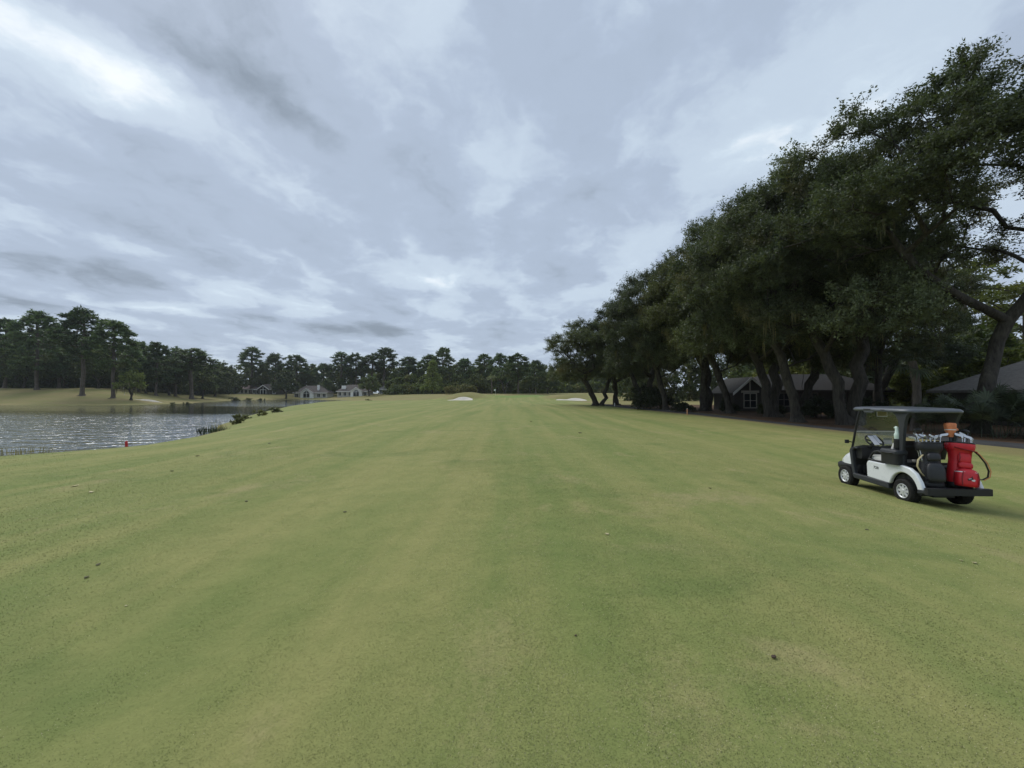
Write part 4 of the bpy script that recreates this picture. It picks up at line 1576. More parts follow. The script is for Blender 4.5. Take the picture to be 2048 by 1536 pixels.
def far_house(px, dep, w, ridge, gx, gw, gz, chim, label, roof=M_ROOF, wall=M_CREAM, nwin=5, chw=0.9):
    """low cottage across the water: hipped roof, a white gable to the front, a row of tall windows"""
    x = col_x(px, dep)
    r = empty('cottage', (x, dep * K, hz(x, dep * K) - 0.1))
    eave = 2.7
    MB().box((-w / 2, 0, -0.4), (w / 2, 8, eave)).build('wall', wall, r)
    rf = hip_roof(MB(), -w / 2 - 0.5, w / 2 + 0.5, -0.5, 8.5, eave + 0.05, ridge, w * 0.28).build('roof', roof, r)
    # front gable wing
    if gw:
        MB().prism([(gx - gw / 2, -0.4), (gx + gw / 2, -0.4), (gx + gw / 2, eave - 0.1), (gx, gz), (gx - gw / 2, eave - 0.1)], 'y', -1.6, 0.2).build('gable_wall', M_WHITE if wall is M_CREAM else wall, r)
        for sgn in (-1, 1):
            ov = gw / 2 + 0.45
            z_e = eave - 0.1 - 0.45 * (gz - eave + 0.1) / (gw / 2)
            g = MB().add([(gx, -2.0, gz + 0.10), (gx + sgn * ov, -2.0, z_e + 0.10), (gx + sgn * ov, 3.2, z_e + 0.10), (gx, 3.2, gz + 0.10),
                          (gx, -2.0, gz + 0.28), (gx + sgn * ov, -2.0, z_e + 0.28), (gx + sgn * ov, 3.2, z_e + 0.28), (gx, 3.2, gz + 0.28)],
                         [(0, 1, 2, 3), (4, 5, 6, 7), (0, 1, 5, 4), (1, 2, 6, 5), (2, 3, 7, 6), (3, 0, 4, 7)]).build('gable_roof', roof, r)
            # white rake board
            MB().add([(gx, -2.06, gz - 0.02), (gx + sgn * ov, -2.06, z_e - 0.02), (gx + sgn * ov, -2.06, z_e + 0.30), (gx, -2.06, gz + 0.30),
                      (gx, -2.003, gz - 0.02), (gx + sgn * ov, -2.003, z_e - 0.02), (gx + sgn * ov, -2.003, z_e + 0.30), (gx, -2.003, gz + 0.30)],
                     [(0, 1, 2, 3), (4, 5, 6, 7), (0, 1, 5, 4), (1, 2, 6, 5), (2, 3, 7, 6), (3, 0, 4, 7)]).build('rake_board', M_WHITE, r)
        # tall fan window in the gable
        wv = [(gx - gw * 0.26, 0.3), (gx + gw * 0.26, 0.3), (gx + gw * 0.26, eave - 0.2), (gx, gz - gw * 0.14), (gx - gw * 0.26, eave - 0.2)]
        win = MB().prism(wv, 'y', -1.66, -1.61).build('window', M_GLASS, r)
        fr = MB()
        for xx in (-0.26, 0.0, 0.26):
            fr.box((gx + gw * xx - 0.07, -1.72, 0.3), (gx + gw * xx + 0.07, -1.665, eave - 0.2 if xx else gz - gw * 0.16))
        fr.box((gx - gw * 0.26, -1.725, eave - 0.35), (gx + gw * 0.26, -1.668, eave - 0.2))
        fr.build('frame', M_WHITE, win)
    for k in range(nwin):
        xx = -w / 2 + w * (k + 0.5) / nwin
        if gw and abs(xx - gx) < gw / 2 + 0.7:
            continue
        window(r, xx, -0.02, 0.5, w / nwin * 0.55, 1.7, 2, False)
    MB().box((-w / 2 - 0.45, -0.62, eave - 0.25), (w / 2 + 0.45, -0.52, eave + 0.02)).build('fascia', M_WHITE, r)
    if chim is not None:
        c = MB().box((chim - chw / 2, 1.0, -0.3 if chw > 1.2 else eave), (chim + chw / 2, 2.0, ridge + (0.3 if chw < 1.2 else -0.5))).build('chimney', M_WHITE, rf)
    return tag(r, label, 'house', 'cottages across the pond')


far_house(621, 192, 16.5, 6.3, -1.2, 6.2, 4.7, 3.4, 'largest cottage across the pond, with a wide white gable and slim chimney', nwin=6)
far_house(705, 190, 15.0, 6.0, 2.4, 5.6, 4.3, -4.8, 'cottage across the pond with a broad white chimney left of its gable', nwin=6, chw=2.0)
far_house(785, 197, 14.0, 5.2, 3.5, 5.0, 4.0, -3.2, 'small grey cottage right of the white-chimney one', roof=M_ROOFG, nwin=5)
far_house(532, 197, 11.0, 5.4, -0.5, 5.5, 4.6, 4.0, 'brown gabled cottage half hidden by trees, left of the largest one', roof=M_ROOF, wall=M_GREYWALL, nwin=4)
far_house(484, 205, 15.0, 4.9, 0, 0, 0, None, 'low cottage with a pinkish roof, leftmost across the pond', roof=M_ROOFP, nwin=7)


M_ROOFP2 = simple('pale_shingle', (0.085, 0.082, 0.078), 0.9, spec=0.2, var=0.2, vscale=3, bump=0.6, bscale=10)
M_TRIMSHADE = simple('shaded_trim', (0.16, 0.15, 0.14), 0.7, var=0.1, vscale=2)  # white window trim darkened in colour to stand in for shade under the oaks
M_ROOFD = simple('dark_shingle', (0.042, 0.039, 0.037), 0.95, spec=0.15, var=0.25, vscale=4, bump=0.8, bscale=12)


def near_house():
    r = empty('gabled_house', (28.0, 43.0 * K, hz(28, 43 * K) - 0.05))
    eave, ridge = 2.45, 4.5
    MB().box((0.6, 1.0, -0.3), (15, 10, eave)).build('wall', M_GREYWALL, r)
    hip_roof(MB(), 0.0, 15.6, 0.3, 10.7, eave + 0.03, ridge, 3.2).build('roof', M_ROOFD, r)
    gx, gw, gz = -1.4, 3.4, 4.0
    MB().prism([(gx - gw / 2, -0.3), (gx + gw / 2, -0.3), (gx + gw / 2, 2.3), (gx, gz - 0.25), (gx - gw / 2, 2.3)], 'y', 0.0, 5.0).build('gable_wall', M_GREYWALL, r)
    for sgn in (-1, 1):
        ov = gw / 2 + 0.4
        k = (gz - 0.25 - 2.3) / (gw / 2)
        za, zb = gz - 0.2, gz - 0.2 - k * ov
        MB().add([(gx, -0.4, za), (gx + sgn * ov, -0.4, zb), (gx + sgn * ov, 5.4, zb), (gx, 5.4, za), (gx, -0.4, za + 0.14), (gx + sgn * ov, -0.4, zb + 0.14), (gx + sgn * ov, 5.4, zb + 0.14), (gx, 5.4, za + 0.14)],
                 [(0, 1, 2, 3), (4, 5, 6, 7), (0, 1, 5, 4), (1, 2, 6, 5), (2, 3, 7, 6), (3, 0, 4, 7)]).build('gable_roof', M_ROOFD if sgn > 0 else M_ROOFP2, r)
        MB().add([(gx, -0.46, za - 0.14), (gx + sgn * ov, -0.46, zb - 0.14), (gx + sgn * ov, -0.46, zb + 0.16), (gx, -0.46, za + 0.16),
                  (gx, -0.404, za - 0.14), (gx + sgn * ov, -0.404, zb - 0.14), (gx + sgn * ov, -0.404, zb + 0.16), (gx, -0.404, za + 0.16)],
                 [(0, 1, 2, 3), (4, 5, 6, 7), (0, 1, 5, 4), (1, 2, 6, 5), (2, 3, 7, 6), (3, 0, 4, 7)]).build('rake_board', M_WHITE, r)
    window(r, gx, -0.03, 0.55, 1.3, 1.5, 2, True, M_CREAM)  # white gable trim toned down to cream, oak shade put into the colour
    MB().box((gx - 1.0, -0.07, 2.18), (gx + 1.0, -0.005, 2.42)).build('trim_board', M_CREAM, r)
    MB().box((gx - 0.07, -0.065, 2.425), (gx + 0.07, -0.005, 3.45)).build('king_post', M_CREAM, r)
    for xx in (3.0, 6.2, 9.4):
        window(r, xx, 0.97, 0.7, 1.2, 1.4, 2, True, M_TRIMSHADE)
    MB().box((0.0, 0.2, eave - 0.2), (15.6, 0.295, eave + 0.05)).build('fascia', M_GREYWALL, r)
    tag(r, 'dark house with a white-trimmed gable window behind the oaks', 'house')
    r2 = empty('shingle_roofed_house', (31.0, 22.8 * K, hz(31, 24 * K) - 0.05))
    MB().box((0.5, 0.5, -0.4), (16, 6.0, 2.3)).build('wall', M_GREYWALL, r2)
    hip_roof(MB(), -0.1, 16.6, -0.1, 6.6, 2.33, 5.0, 5.6).build('roof', M_ROOFG, r2)
    MB().box((-0.1, -0.22, 2.1), (16.6, -0.105, 2.36)).build('fascia', M_CREAM, r2)
    for xx in (3.0, 6.5, 10.0):
        window(r2, xx, 0.47, 0.8, 1.2, 1.2, 2, True)
    tag(r2, 'house with a grey shingle roof at the right edge behind palmettos', 'house')


near_house()

# ------------------------------------------------------------------ flags, stakes, litter
M_STICK = simple('painted_stick', (0.75, 0.73, 0.62), 0.5)
M_FLAG = simple('white_flag', (0.80, 0.80, 0.80), 0.8)
M_RED = simple('red_paint', (0.50, 0.03, 0.035), 0.55, var=0.1)
M_ORANGE = simple('weathered_orange', (0.70, 0.36, 0.18), 0.7, var=0.1)


def flagstick(x, y, hgt, label, flat=1.0):
    r = empty('flagstick', (x, y * K, hz(x, y * K)))
    MB().tube([(0, 0, -0.1), (0, 0, hgt)], 0.03, 8).build('pole', M_STICK, r, smooth=True)
    m = MB()
    rows = []
    for i in range(6):
        f = i / 5
        rows.append([(-0.03 - 0.5 * f * flat, 0.06 * math.sin(f * 6), hgt - 0.02 - 0.12 * f), (-0.03 - 0.42 * f * flat, 0.05 * math.sin(f * 6 + 0.5), hgt - 0.50 - 0.10 * f)])
    vs = [p for a in rows for p in a] + [(p[0], p[1] + 0.015, p[2]) for a in rows for p in a]
    fs = [(2 * i, 2 * i + 1, 2 * i + 3, 2 * i + 2) for i in range(5)] + [(12 + 2 * i, 12 + 2 * i + 2, 12 + 2 * i + 3, 12 + 2 * i + 1) for i in range(5)]
    m.add(vs, fs).build('flag', M_FLAG, r)
    tag(r, label, 'flagstick')


flagstick(col_x(991, 122), 122, 2.25, 'flagstick with a white flag on the green ahead')
flagstick(col_x(249, 107), 107, 2.3, 'small white-flagged flagstick on the green across the pond')


def stake(x, y, hgt, mat, top, label, lean=3, r=0.045):
    o = empty('stake', (x, y * K, hz(x, y * K)))
    o.rotation_euler = (R(lean), R(-lean), 0.4)
    MB().box((-r, -r, -0.15), (r, r, hgt)).build('post', mat, o, bevel=0.008)
    MB().add([(-r, -r, hgt), (r, -r, hgt), (r, r, hgt), (-r, r, hgt), (0, 0, hgt + 0.05)], [(0, 1, 4), (1, 2, 4), (2, 3, 4), (3, 0, 4)]).build('cap', top, o)
    tag(o, label, 'stake')


stake(col_x(256, 18.5), 18.5, 0.34, M_RED, M_RED, 'red hazard stake at the pond edge')
stake(col_x(1374, 35.8), 35.8, 0.55, M_ORANGE, M_WHITE, 'pale orange stake by the cart path in front of the oak trunks', r=0.035)
stake(col_x(1229, 54.5), 54.5, 0.5, M_WHITE, M_WHITE, 'pale stake at the foot of the farthest oak stems', r=0.045)

M_DEAD = simple('dead_leaf', (0.055, 0.032, 0.02), 0.8, var=0.2, vscale=30)
M_STRAWLEAF = simple('yellow_leaf', (0.48, 0.42, 0.22), 0.7, var=0.15, vscale=30)
M_CLOD = simple('clod', (0.11, 0.10, 0.055), 0.9, var=0.2, vscale=20)


def dead_leaf(px, py, size, mat, label, seed, name='fallen_leaf', curl=0.5):
    # point of the turf where that line of sight lands
    y = 1.7 * FPX / (py - 788)
    for _ in range(12):
        y = (EYE - hz((px - 1024) / FPX * y, y)) * FPX / (py - 788)
    x = (px - 1024) / FPX * y
    rng = np.random.default_rng(seed)
    V, F = [], []
    n = 7
    for i in range(n):
        f = i / (n - 1)
        w = 0.42 * size * math.sin(math.pi * min(max(f, 0.03), 0.97)) ** 0.8 * rng.uniform(0.8, 1.15)
        zz = 0.008 + size * curl * (f - 0.45) ** 2 + rng.normal(0, 0.02) * size
        xx = (f - 0.5) * size * 1.2
        V += [(xx, -w, zz + curl * w * 0.7), (xx, 0, zz), (xx, w, zz + curl * w * 0.5)]
    for i in range(n - 1):
        for k in range(2):
            a = i * 3 + k
            F.append((a, a + 1, a + 4, a + 3))
    o = mesh_np(name, V, F, mat, smooth=True)
    m = o.modifiers.new('thickness', 'SOLIDIFY')
    m.thickness = 0.004
    o.location = (x, y, hz(x, y) - 0.004)
    o.rotation_euler = (rng.normal(0, 0.06), rng.normal(0, 0.06), rng.uniform(0, 6.28))
    tag(o, label, 'leaf', 'leaves fallen on the fairway')


for k, a in enumerate([
    (1540, 1308, 0.062, M_DEAD, 'dark brown curled leaf, largest on the foreground turf'),
    (692, 1023, 0.09, M_CLOD, 'dark leaf lying alone left of centre on the fairway'),
    (182, 1152, 0.075, M_CLOD, 'dark leaf on the turf at the left, nearest the left edge'),
    (204, 1127, 0.07, M_CLOD, 'dark leaf just above and right of a larger one at left'),
    (155, 972, 0.20, M_STRAWLEAF, 'pale yellow leaf on the slope above the pond stake, left of another'),
    (187, 984, 0.15, M_STRAWLEAF, 'pale yellow leaf on the pond slope, right of a brighter one'),
    (1213, 1067, 0.085, M_STRAWLEAF, 'pale yellow leaf in the middle of the fairway right of centre'),
    (1941, 1124, 0.085, M_STRAWLEAF, 'pale yellow leaf right of the cart, nearest the right edge'),
    (1914, 1119, 0.06, M_STRAWLEAF, 'thin pale leaf just left of the one nearest the right edge'),
    (261, 1208, 0.03, M_STRAWLEAF, 'tiny pale fleck of leaf on the left foreground turf'),
    (347, 942, 0.16, M_CLOD, 'dark leaf on the left shoulder of the fairway'),
    (397, 912, 0.20, M_CLOD, 'dark leaf on the left shoulder, further up the slope'),
    (540, 887, 0.2, M_CLOD, 'dark leaf high on the left shoulder near the shore plants'),
    (1062, 843, 0.3, M_CLOD, 'dark scrap lying up the middle of the fairway'),
    (1160, 866, 0.3, M_CLOD, 'dark flat scrap up the fairway right of centre'),
    (1418, 976, 0.09, M_DEAD, 'small brown leaf left of the cart on the worn patch'),
    (1728, 1058, 0.07, M_CLOD, 'dark leaf on the turf below the cart front wheel'),
    (1150, 1266, 0.03, M_DEAD, 'tiny brown leaf on the foreground turf right of centre'),
    (496, 1002, 0.09, M_CLOD, 'dark clump of leaf between the lone dark leaf and the shoulder'),
]):
    dead_leaf(a[0], a[1], a[2] * 0.55, a[3], a[4], 300 + k)

# ------------------------------------------------------------------ golf cart
M_BODY = simple('white_body', (0.78, 0.80, 0.81), 0.28, spec=0.5, var=0.03, vscale=3, coat=0.3)
M_BLACK = simple('black_plastic', (0.018, 0.018, 0.02), 0.5, spec=0.45, var=0.2, vscale=6, bump=0.15, bscale=150)
M_DGREY = simple('charcoal_plastic', (0.035, 0.038, 0.042), 0.55, spec=0.4, var=0.15, vscale=5)
M_ROOFTOP = simple('grey_canopy', (0.085, 0.095, 0.11), 0.32, spec=0.5, var=0.08, vscale=3)
M_RUBBER = simple('tyre_rubber', (0.022, 0.021, 0.02), 0.85, spec=0.2, var=0.25, vscale=12, bump=0.4, bscale=90)
M_RIM = simple('silver_rim', (0.66, 0.67, 0.68), 0.35, metal=0.25, var=0.06, vscale=10)
M_SEAT = simple('white_vinyl', (0.62, 0.61, 0.57), 0.45, var=0.05, vscale=6)
M_STEEL = simple('steel', (0.62, 0.63, 0.65), 0.22, metal=0.9)
M_DSTEEL = simple('dark_steel', (0.10, 0.10, 0.11), 0.4, metal=0.7)
M_PAPER = simple('paper', (0.78, 0.80, 0.86), 0.7)
M_NOTE = simple('notice_yellow', (0.50, 0.46, 0.24), 0.7)
M_INK = simple('ink', (0.02, 0.02, 0.022), 0.6)
M_BOTTLE = simple('bottle_plastic', (0.62, 0.74, 0.66), 0.35, var=0.05)
M_RBAG = simple('red_bag_cloth', (0.62, 0.020, 0.030), 0.42, var=0.15, vscale=9, bump=0.2, bscale=70)
M_RDARK = simple('dark_red_cloth', (0.24, 0.010, 0.016), 0.55, var=0.15, vscale=9)
M_KBAG = simple('black_bag_cloth', (0.020, 0.020, 0.022), 0.42, var=0.3, vscale=5, bump=0.35, bscale=30)
M_COVER = simple('orange_headcover', (0.72, 0.24, 0.10), 0.7, var=0.2, vscale=14)
M_PIPING = simple('white_piping', (0.78, 0.74, 0.72), 0.5)
M_TAN = simple('tan_strap', (0.42, 0.36, 0.20), 0.7)


def glass_mat():
    """clear acrylic screen, faintly scuffed"""
    m, t, b = mat_base('windscreen_acrylic')
    tr = t.add('ShaderNodeBsdfTransparent')
    tr.inputs[0].default_value = (0.90, 0.92, 0.91, 1)
    df = t.add('ShaderNodeBsdfDiffuse')
    df.inputs[0].default_value = (0.75, 0.78, 0.76, 1)
    gl = t.add('ShaderNodeBsdfGlossy')
    gl.inputs['Roughness'].default_value = 0.05
    tc = t.add('ShaderNodeTexCoord')
    n = t.noise(tc.outputs['Object'], 5.0, 4.0, 0.6)
    m1 = t.add('ShaderNodeMixShader')
    t.l.new(t.math('MULTIPLY', n, SCUFF), m1.inputs[0])
    t.l.new(tr.outputs[0], m1.inputs[1])
    t.l.new(df.outputs[0], m1.inputs[2])
    fr = t.add('ShaderNodeFresnel')
    fr.inputs[0].default_value = 1.45
    m2 = t.add('ShaderNodeMixShader')
    t.l.new(fr.outputs[0], m2.inputs[0])
    t.l.new(m1.outputs[0], m2.inputs[1])
    t.l.new(gl.outputs[0], m2.inputs[2])
    t.l.new(m2.outputs[0], m.node_tree.nodes['Material Output'].inputs[0])
    return m


SCUFF = 0.03
M_ACRYLIC = glass_mat()
SCUFF = 0.38
M_ACRYLIC_SCUFFED = glass_mat()

CART_LOC = Vector((8.27, 8.50, 0))
CART_LOC.z = hz(CART_LOC.x, CART_LOC.y) - 0.005
CART_ROT = R(-3.2)
CS = (0.95, 0.95, 1.055)
CM = Matrix.Translation(CART_LOC) @ Matrix.Rotation(CART_ROT, 4, 'Z') @ Matrix.Diagonal((*CS, 1))


def superring(x0, x1, y0, y1, z, n=28, e=6.0):
    cx, cy, a, b = (x0 + x1) / 2, (y0 + y1) / 2, (x1 - x0) / 2, (y1 - y0) / 2
    out = []
    for k in range(n):
        t = 2 * math.pi * k / n
        c, s = math.cos(t), math.sin(t)
        out.append((cx + a * math.copysign(abs(c) ** (2 / e), c), cy + b * math.copysign(abs(s) ** (2 / e), s), z))
    return out


def build_cart():
    r = empty('golf_cart')
    r.location = CART_LOC
    r.rotation_euler = (0, 0, CART_ROT)
    r.scale = CS
    tag(r, 'white golf cart with a grey roof parked on the right of the fairway', 'golf cart')
    # rear body: two flank panels with wheel arches, joined by a front seat panel
    arch = [(0.0 + 0.345 * math.cos(a), 0.225 + 0.345 * math.sin(a)) for a in [R(t) for t in range(172, 7, -11)]]
    prof = [(0.97, 0.33), (0.985, 0.60), (0.96, 0.655), (0.90, 0.675), (0.52, 0.665), (0.30, 0.69), (0.02, 0.70), (-0.16, 0.675), (-0.30, 0.60), (-0.40, 0.47), (-0.47, 0.32)] + arch + [(0.36, 0.30)]
    for sgn in (-1, 1):
        a, b = (-0.585, -0.505) if sgn < 0 else (0.505, 0.585)
        MB().prism(prof, 'x', a, b).build('body_panel', M_BODY, r, bevel=0.022, seg=3)
        # black arch lining
        lin = [(0.33 * math.cos(t), 0.225 + 0.33 * math.sin(t)) for t in [R(q) for q in range(0, 181, 12)]]
        MB().prism(lin + [(-0.32, 0.20), (0.32, 0.20)], 'x', *((-0.50, -0.28) if sgn < 0 else (0.28, 0.50))).build('arch_liner', M_BLACK, r)
        # sill
        MB().prism([(0.34, 0.20), (1.36, 0.235), (1.42, 0.30), (1.40, 0.335), (0.36, 0.318)], 'x', *((-0.60, -0.50) if sgn < 0 else (0.50, 0.60))).build('sill', M_DGREY, r, bevel=0.014)
        # curved cheek of the cowl
        ck = [(1.34, 0.24), (1.42, 0.26), (1.47, 0.40), (1.50, 0.60), (1.54, 0.80), (1.50, 0.87), (1.40, 0.905), (1.28, 0.90), (1.28, 0.865), (1.38, 0.86), (1.44, 0.82), (1.43, 0.68), (1.40, 0.48), (1.36, 0.34), (1.30, 0.30)]
        MB().prism(ck, 'x', *((-0.575, -0.50) if sgn < 0 else (0.50, 0.575))).build('cowl_cheek', M_DGREY, r, bevel=0.012)
        MB().prism([(-0.33, 0.25), (-0.52, 0.28), (-0.56, 0.325), (-0.46, 0.335), (-0.35, 0.325)], 'x', *((-0.592, -0.42) if sgn < 0 else (0.42, 0.592))).build('fender_tip', M_DGREY, r, bevel=0.01)
    MB().box((-0.5, 0.90, 0.30), (0.5, 0.955, 0.66)).build('seat_panel', M_BLACK, r)
    MB().box((-0.5, 0.0, 0.56), (0.5, 0.955, 0.665)).build('deck', M_BLACK, r, bevel=0.01)
    MB().box((-0.5, 0.86, 0.255), (0.5, 1.50, 0.30)).box((-0.42, -0.45, 0.26), (0.42, 0.88, 0.34)).build('floor', M_BLACK, r)
    MB().box((-0.5, 1.44, 0.28), (0.5, 1.475, 0.84)).build('firewall', M_BLACK, r)
    dash = []
    for i in range(13):
        x = -0.5 + i / 12
        top = 0.905 + 0.035 * math.exp(-((x + 0.28) / 0.13) ** 2) + 0.03 * math.exp(-((x - 0.28) / 0.13) ** 2)
        dash.append([(x, 1.24, 0.66), (x, 1.22, 0.74), (x, 1.25, top - 0.02), (x, 1.32, top), (x, 1.47, top - 0.01), (x, 1.475, 0.66)])
    MB().loft(dash, True, True).build('dashboard', M_BLACK, r, smooth=True)
    # nose
    nose = []
    for y, w, zb, zt in [(1.46, 0.53, 0.50, 0.88), (1.62, 0.53, 0.50, 0.83), (1.82, 0.50, 0.50, 0.73), (1.98, 0.44, 0.50, 0.62), (2.06, 0.36, 0.50, 0.54)]:
        ring = []
        for k in range(17):
            t = math.pi * k / 16
            c, s_ = math.cos(t), math.sin(t)
            ring.append((w * math.copysign(abs(c) ** 0.45, c), y, zb + (zt - zb) * abs(s_) ** 0.5))
        nose.append(ring)
    MB().loft(nose, True, True).build('front_cowl', M_BODY, r, smooth=True, angle=50)
    MB().loft([superring(-0.50, 0.50, 1.40, 2.10, 0.34), superring(-0.52, 0.52, 1.40, 2.14, 0.40), superring(-0.52, 0.52, 1.40, 2.13, 0.47), superring(-0.50, 0.50, 1.40, 2.08, 0.505)]).build('front_bumper', M_BLACK, r, smooth=True)
    # wheels
    for x, y in ((-0.5, 0), (0.5, 0), (-0.5, 1.67), (0.5, 1.67)):
        s = -1 if x < 0 else 1
        w = 0.105
        tp = [(0.125, -w * 0.85), (0.14, -w), (0.195, -w), (0.216, -w * 0.82), (0.225, -w * 0.5), (0.226, 0), (0.225, w * 0.5), (0.216, w * 0.82), (0.195, w), (0.14, w), (0.125, w * 0.85)]
        m = MB().lathe(tp, 36, axis='x')
        for k in range(36):                                    # shallow tread blocks
            a = 2 * math.pi * (k + 0.5) / 36
            for q in (-0.055, 0.0, 0.055):
                M2 = Matrix.Rotation(a + q, 4, 'X')
                m.box((q - 0.021, -0.011, 0.218), (q + 0.021, 0.011, 0.2315), M2)
        wo = m.build('wheel', M_RUBBER, r, smooth=True, angle=30)
        wo.location = (x, y, 0.229)
        wo.scale = (1, CS[2] / CS[1], 1)
        MB().lathe([(0.0, 0), (0.128, 0.0), (0.13, 0.02)], 28, axis='x', M=Matrix.Translation((s * w * 0.35, 0, 0))).build('rim_well', M_DSTEEL, wo, smooth=True)
        sp_ = MB().lathe([(0.132, 0.0), (0.136, s * 0.014), (0.124, s * 0.018), (0.112, s * 0.004), (0.112, -s * 0.02)], 32, axis='x', M=Matrix.Translation((s * w * 0.80, 0, 0)))
        for k in range(8):
            M2 = Matrix.Translation((s * w * 0.74, 0, 0)) @ Matrix.Rotation(2 * math.pi * k / 8, 4, 'X')
            sp_.add([(0, -0.028, 0.03), (0, 0.028, 0.03), (0, 0.020, 0.116), (0, -0.020, 0.116), (s * 0.016, -0.020, 0.03), (s * 0.016, 0.020, 0.03), (s * 0.012, 0.013, 0.118), (s * 0.012, -0.013, 0.118)],
                    [(0, 1, 2, 3), (4, 5, 6, 7), (0, 1, 5, 4), (1, 2, 6, 5), (2, 3, 7, 6), (3, 0, 4, 7)], M2)
        sp_.lathe([(0.0, s * 0.022), (0.03, s * 0.022), (0.038, s * 0.014), (0.038, -0.01)], 20, axis='x', M=Matrix.Translation((s * w * 0.74, 0, 0)))
        sp_.build('rim', M_RIM, wo)
    MB().tube([(-0.42, 0, 0.23), (0.42, 0, 0.23)], 0.05, 10).box((-0.2, -0.25, 0.16), (0.2, 0.2, 0.30)).build('rear_axle', M_BLACK, r)
    MB().tube([(-0.42, 1.67, 0.23), (0.42, 1.67, 0.23)], 0.03, 10).build('front_axle', M_BLACK, r)
    # bag deck and rear bumper
    MB().box((-0.50, -0.50, 0.315), (0.50, 0.02, 0.355)).build('bag_deck', M_BLACK, r, bevel=0.008)
    MB().loft([superring(-0.60, 0.60, -0.60, -0.49, z, 28, 9) for z in (0.265, 0.285, 0.36, 0.38)]).build('rear_bumper', M_BLACK, r, smooth=True, angle=30)
    MB().box((-0.5, 0.0, 0.36), (0.5, 0.04, 0.67)).build('bag_well_wall', M_BLACK, r)
    # seats: white cushions, black shells
    for x in (-0.27, 0.27):
        MB().loft([superring(x - 0.255, x + 0.255, 0.40, 0.98, z, 28, 7) for z in (0.67, 0.69, 0.76)] + [superring(x - 0.235, x + 0.235, 0.42, 0.96, 0.785, 28, 7)]).build('seat_cushion', M_SEAT, r, smooth=True)
        b = []
        for z, yc, th, w in [(0.80, 0.33, 0.06, 0.235), (0.84, 0.325, 0.085, 0.255), (0.98, 0.29, 0.085, 0.258), (1.08, 0.26, 0.075, 0.25), (1.13, 0.245, 0.05, 0.22)]:
            b.append(superring(x - w, x + w, yc, yc + th, z, 24, 6))
        MB().loft(b).build('backrest', M_SEAT, r, smooth=True)
        b = []
        for z, yc, th, w in [(0.78, 0.26, 0.068, 0.24), (0.98, 0.225, 0.063, 0.262), (1.10, 0.20, 0.055, 0.25), (1.14, 0.195, 0.04, 0.225)]:
            b.append(superring(x - w, x + w, yc, yc + th, z, 24, 6))
        MB().loft(b).build('backrest_shell', M_BLACK, r, smooth=True)
    for s in (-1, 1):
        x = s * 0.545
        MB().tube([(x, 0.92, 0.69), (x, 0.90, 0.76), (x, 0.80, 0.86), (x, 0.68, 0.89), (x, 0.56, 0.86), (x, 0.50, 0.76), (x, 0.50, 0.69)], 0.022, 8).build('hip_restraint', M_BLACK, r, smooth=True)
        MB().prism([(0.44, 0.672), (0.50, 0.735), (0.60, 0.705), (0.80, 0.70), (0.93, 0.725), (0.96, 0.70), (0.92, 0.668)], 'x', x - 0.035, x + 0.035).build('restraint_base', M_BLACK, r, bevel=0.008)
        # roof posts
        rs = []
        for z, y0, y1, w in [(0.66, 0.05, 0.13, 0.028), (0.95, 0.06, 0.15, 0.03), (1.30, 0.03, 0.14, 0.032), (1.52, -0.01, 0.15, 0.034), (1.63, -0.06, 0.22, 0.034), (1.685, -0.12, 0.30, 0.034)]:
            rs.append([(s * 0.50 - w, y0, z), (s * 0.50 + w, y0, z), (s * 0.50 + w, y1, z), (s * 0.50 - w, y1, z)])
        MB().loft(rs).build('rear_post', M_DGREY, r, bevel=0.008)
        MB().tube([(s * 0.53, 1.50, 0.86), (s * 0.53, 1.44, 1.05), (s * 0.525, 1.33, 1.45), (s * 0.52, 1.28, 1.60), (s * 0.50, 1.26, 1.70)], 0.024, 8).build('front_post', M_BLACK, r, smooth=True)
    MB().box((-0.5, 0.04, 0.70), (0.5, 0.075, 0.75)).box((-0.5, 0.04, 1.02), (0.5, 0.075, 1.06)).build('bag_rack', M_BLACK, r, bevel=0.006)
    # roof: shallow tray with a rolled edge
    rf = MB().loft([superring(-0.53, 0.53, -0.12, 1.44, 1.690), superring(-0.585, 0.585, -0.19, 1.50, 1.688), superring(-0.60, 0.60, -0.21, 1.53, 1.70), superring(-0.60, 0.60, -0.21, 1.53, 1.725),
                   superring(-0.575, 0.575, -0.17, 1.49, 1.755), superring(-0.50, 0.50, -0.08, 1.38, 1.770), superring(-0.25, 0.25, 0.1, 1.1, 1.782)]).build('roof', M_ROOFTOP, r, smooth=True, angle=60)
    for s in (-1, 1):
        MB().prism([(1.05, 1.69), (1.0, 1.655), (0.78, 1.655), (0.72, 1.69)], 'x', s * 0.565 - 0.025, s * 0.565 + 0.025).build('roof_handle', M_ROOFTOP, rf, bevel=0.006)
        MB().box((s * 0.602 - 0.004, 0.82, 1.712), (s * 0.602 + 0.004, 1.02, 1.735)).build('handle_slot', M_INK, rf)
        MB().box((s * 0.602 - 0.004, 0.42, 1.72), (s * 0.602 + 0.004, 0.52, 1.732)).build('handle_slot', M_INK, rf)
    # split windscreen
    def screen(z0, z1, nm, mat):
        def yy(z):
            return 1.50 - (z - 0.86) * 0.275
        return MB().add([(-0.505, yy(z0), z0), (0.505, yy(z0), z0), (0.505, yy(z1), z1), (-0.505, yy(z1), z1), (-0.505, yy(z0) + 0.006, z0), (0.505, yy(z0) + 0.006, z0), (0.505, yy(z1) + 0.006, z1), (-0.505, yy(z1) + 0.006, z1)],
                        [(0, 1, 2, 3), (7, 6, 5, 4), (0, 4, 5, 1), (1, 5, 6, 2), (2, 6, 7, 3), (3, 7, 4, 0)]).build(nm, mat, r)
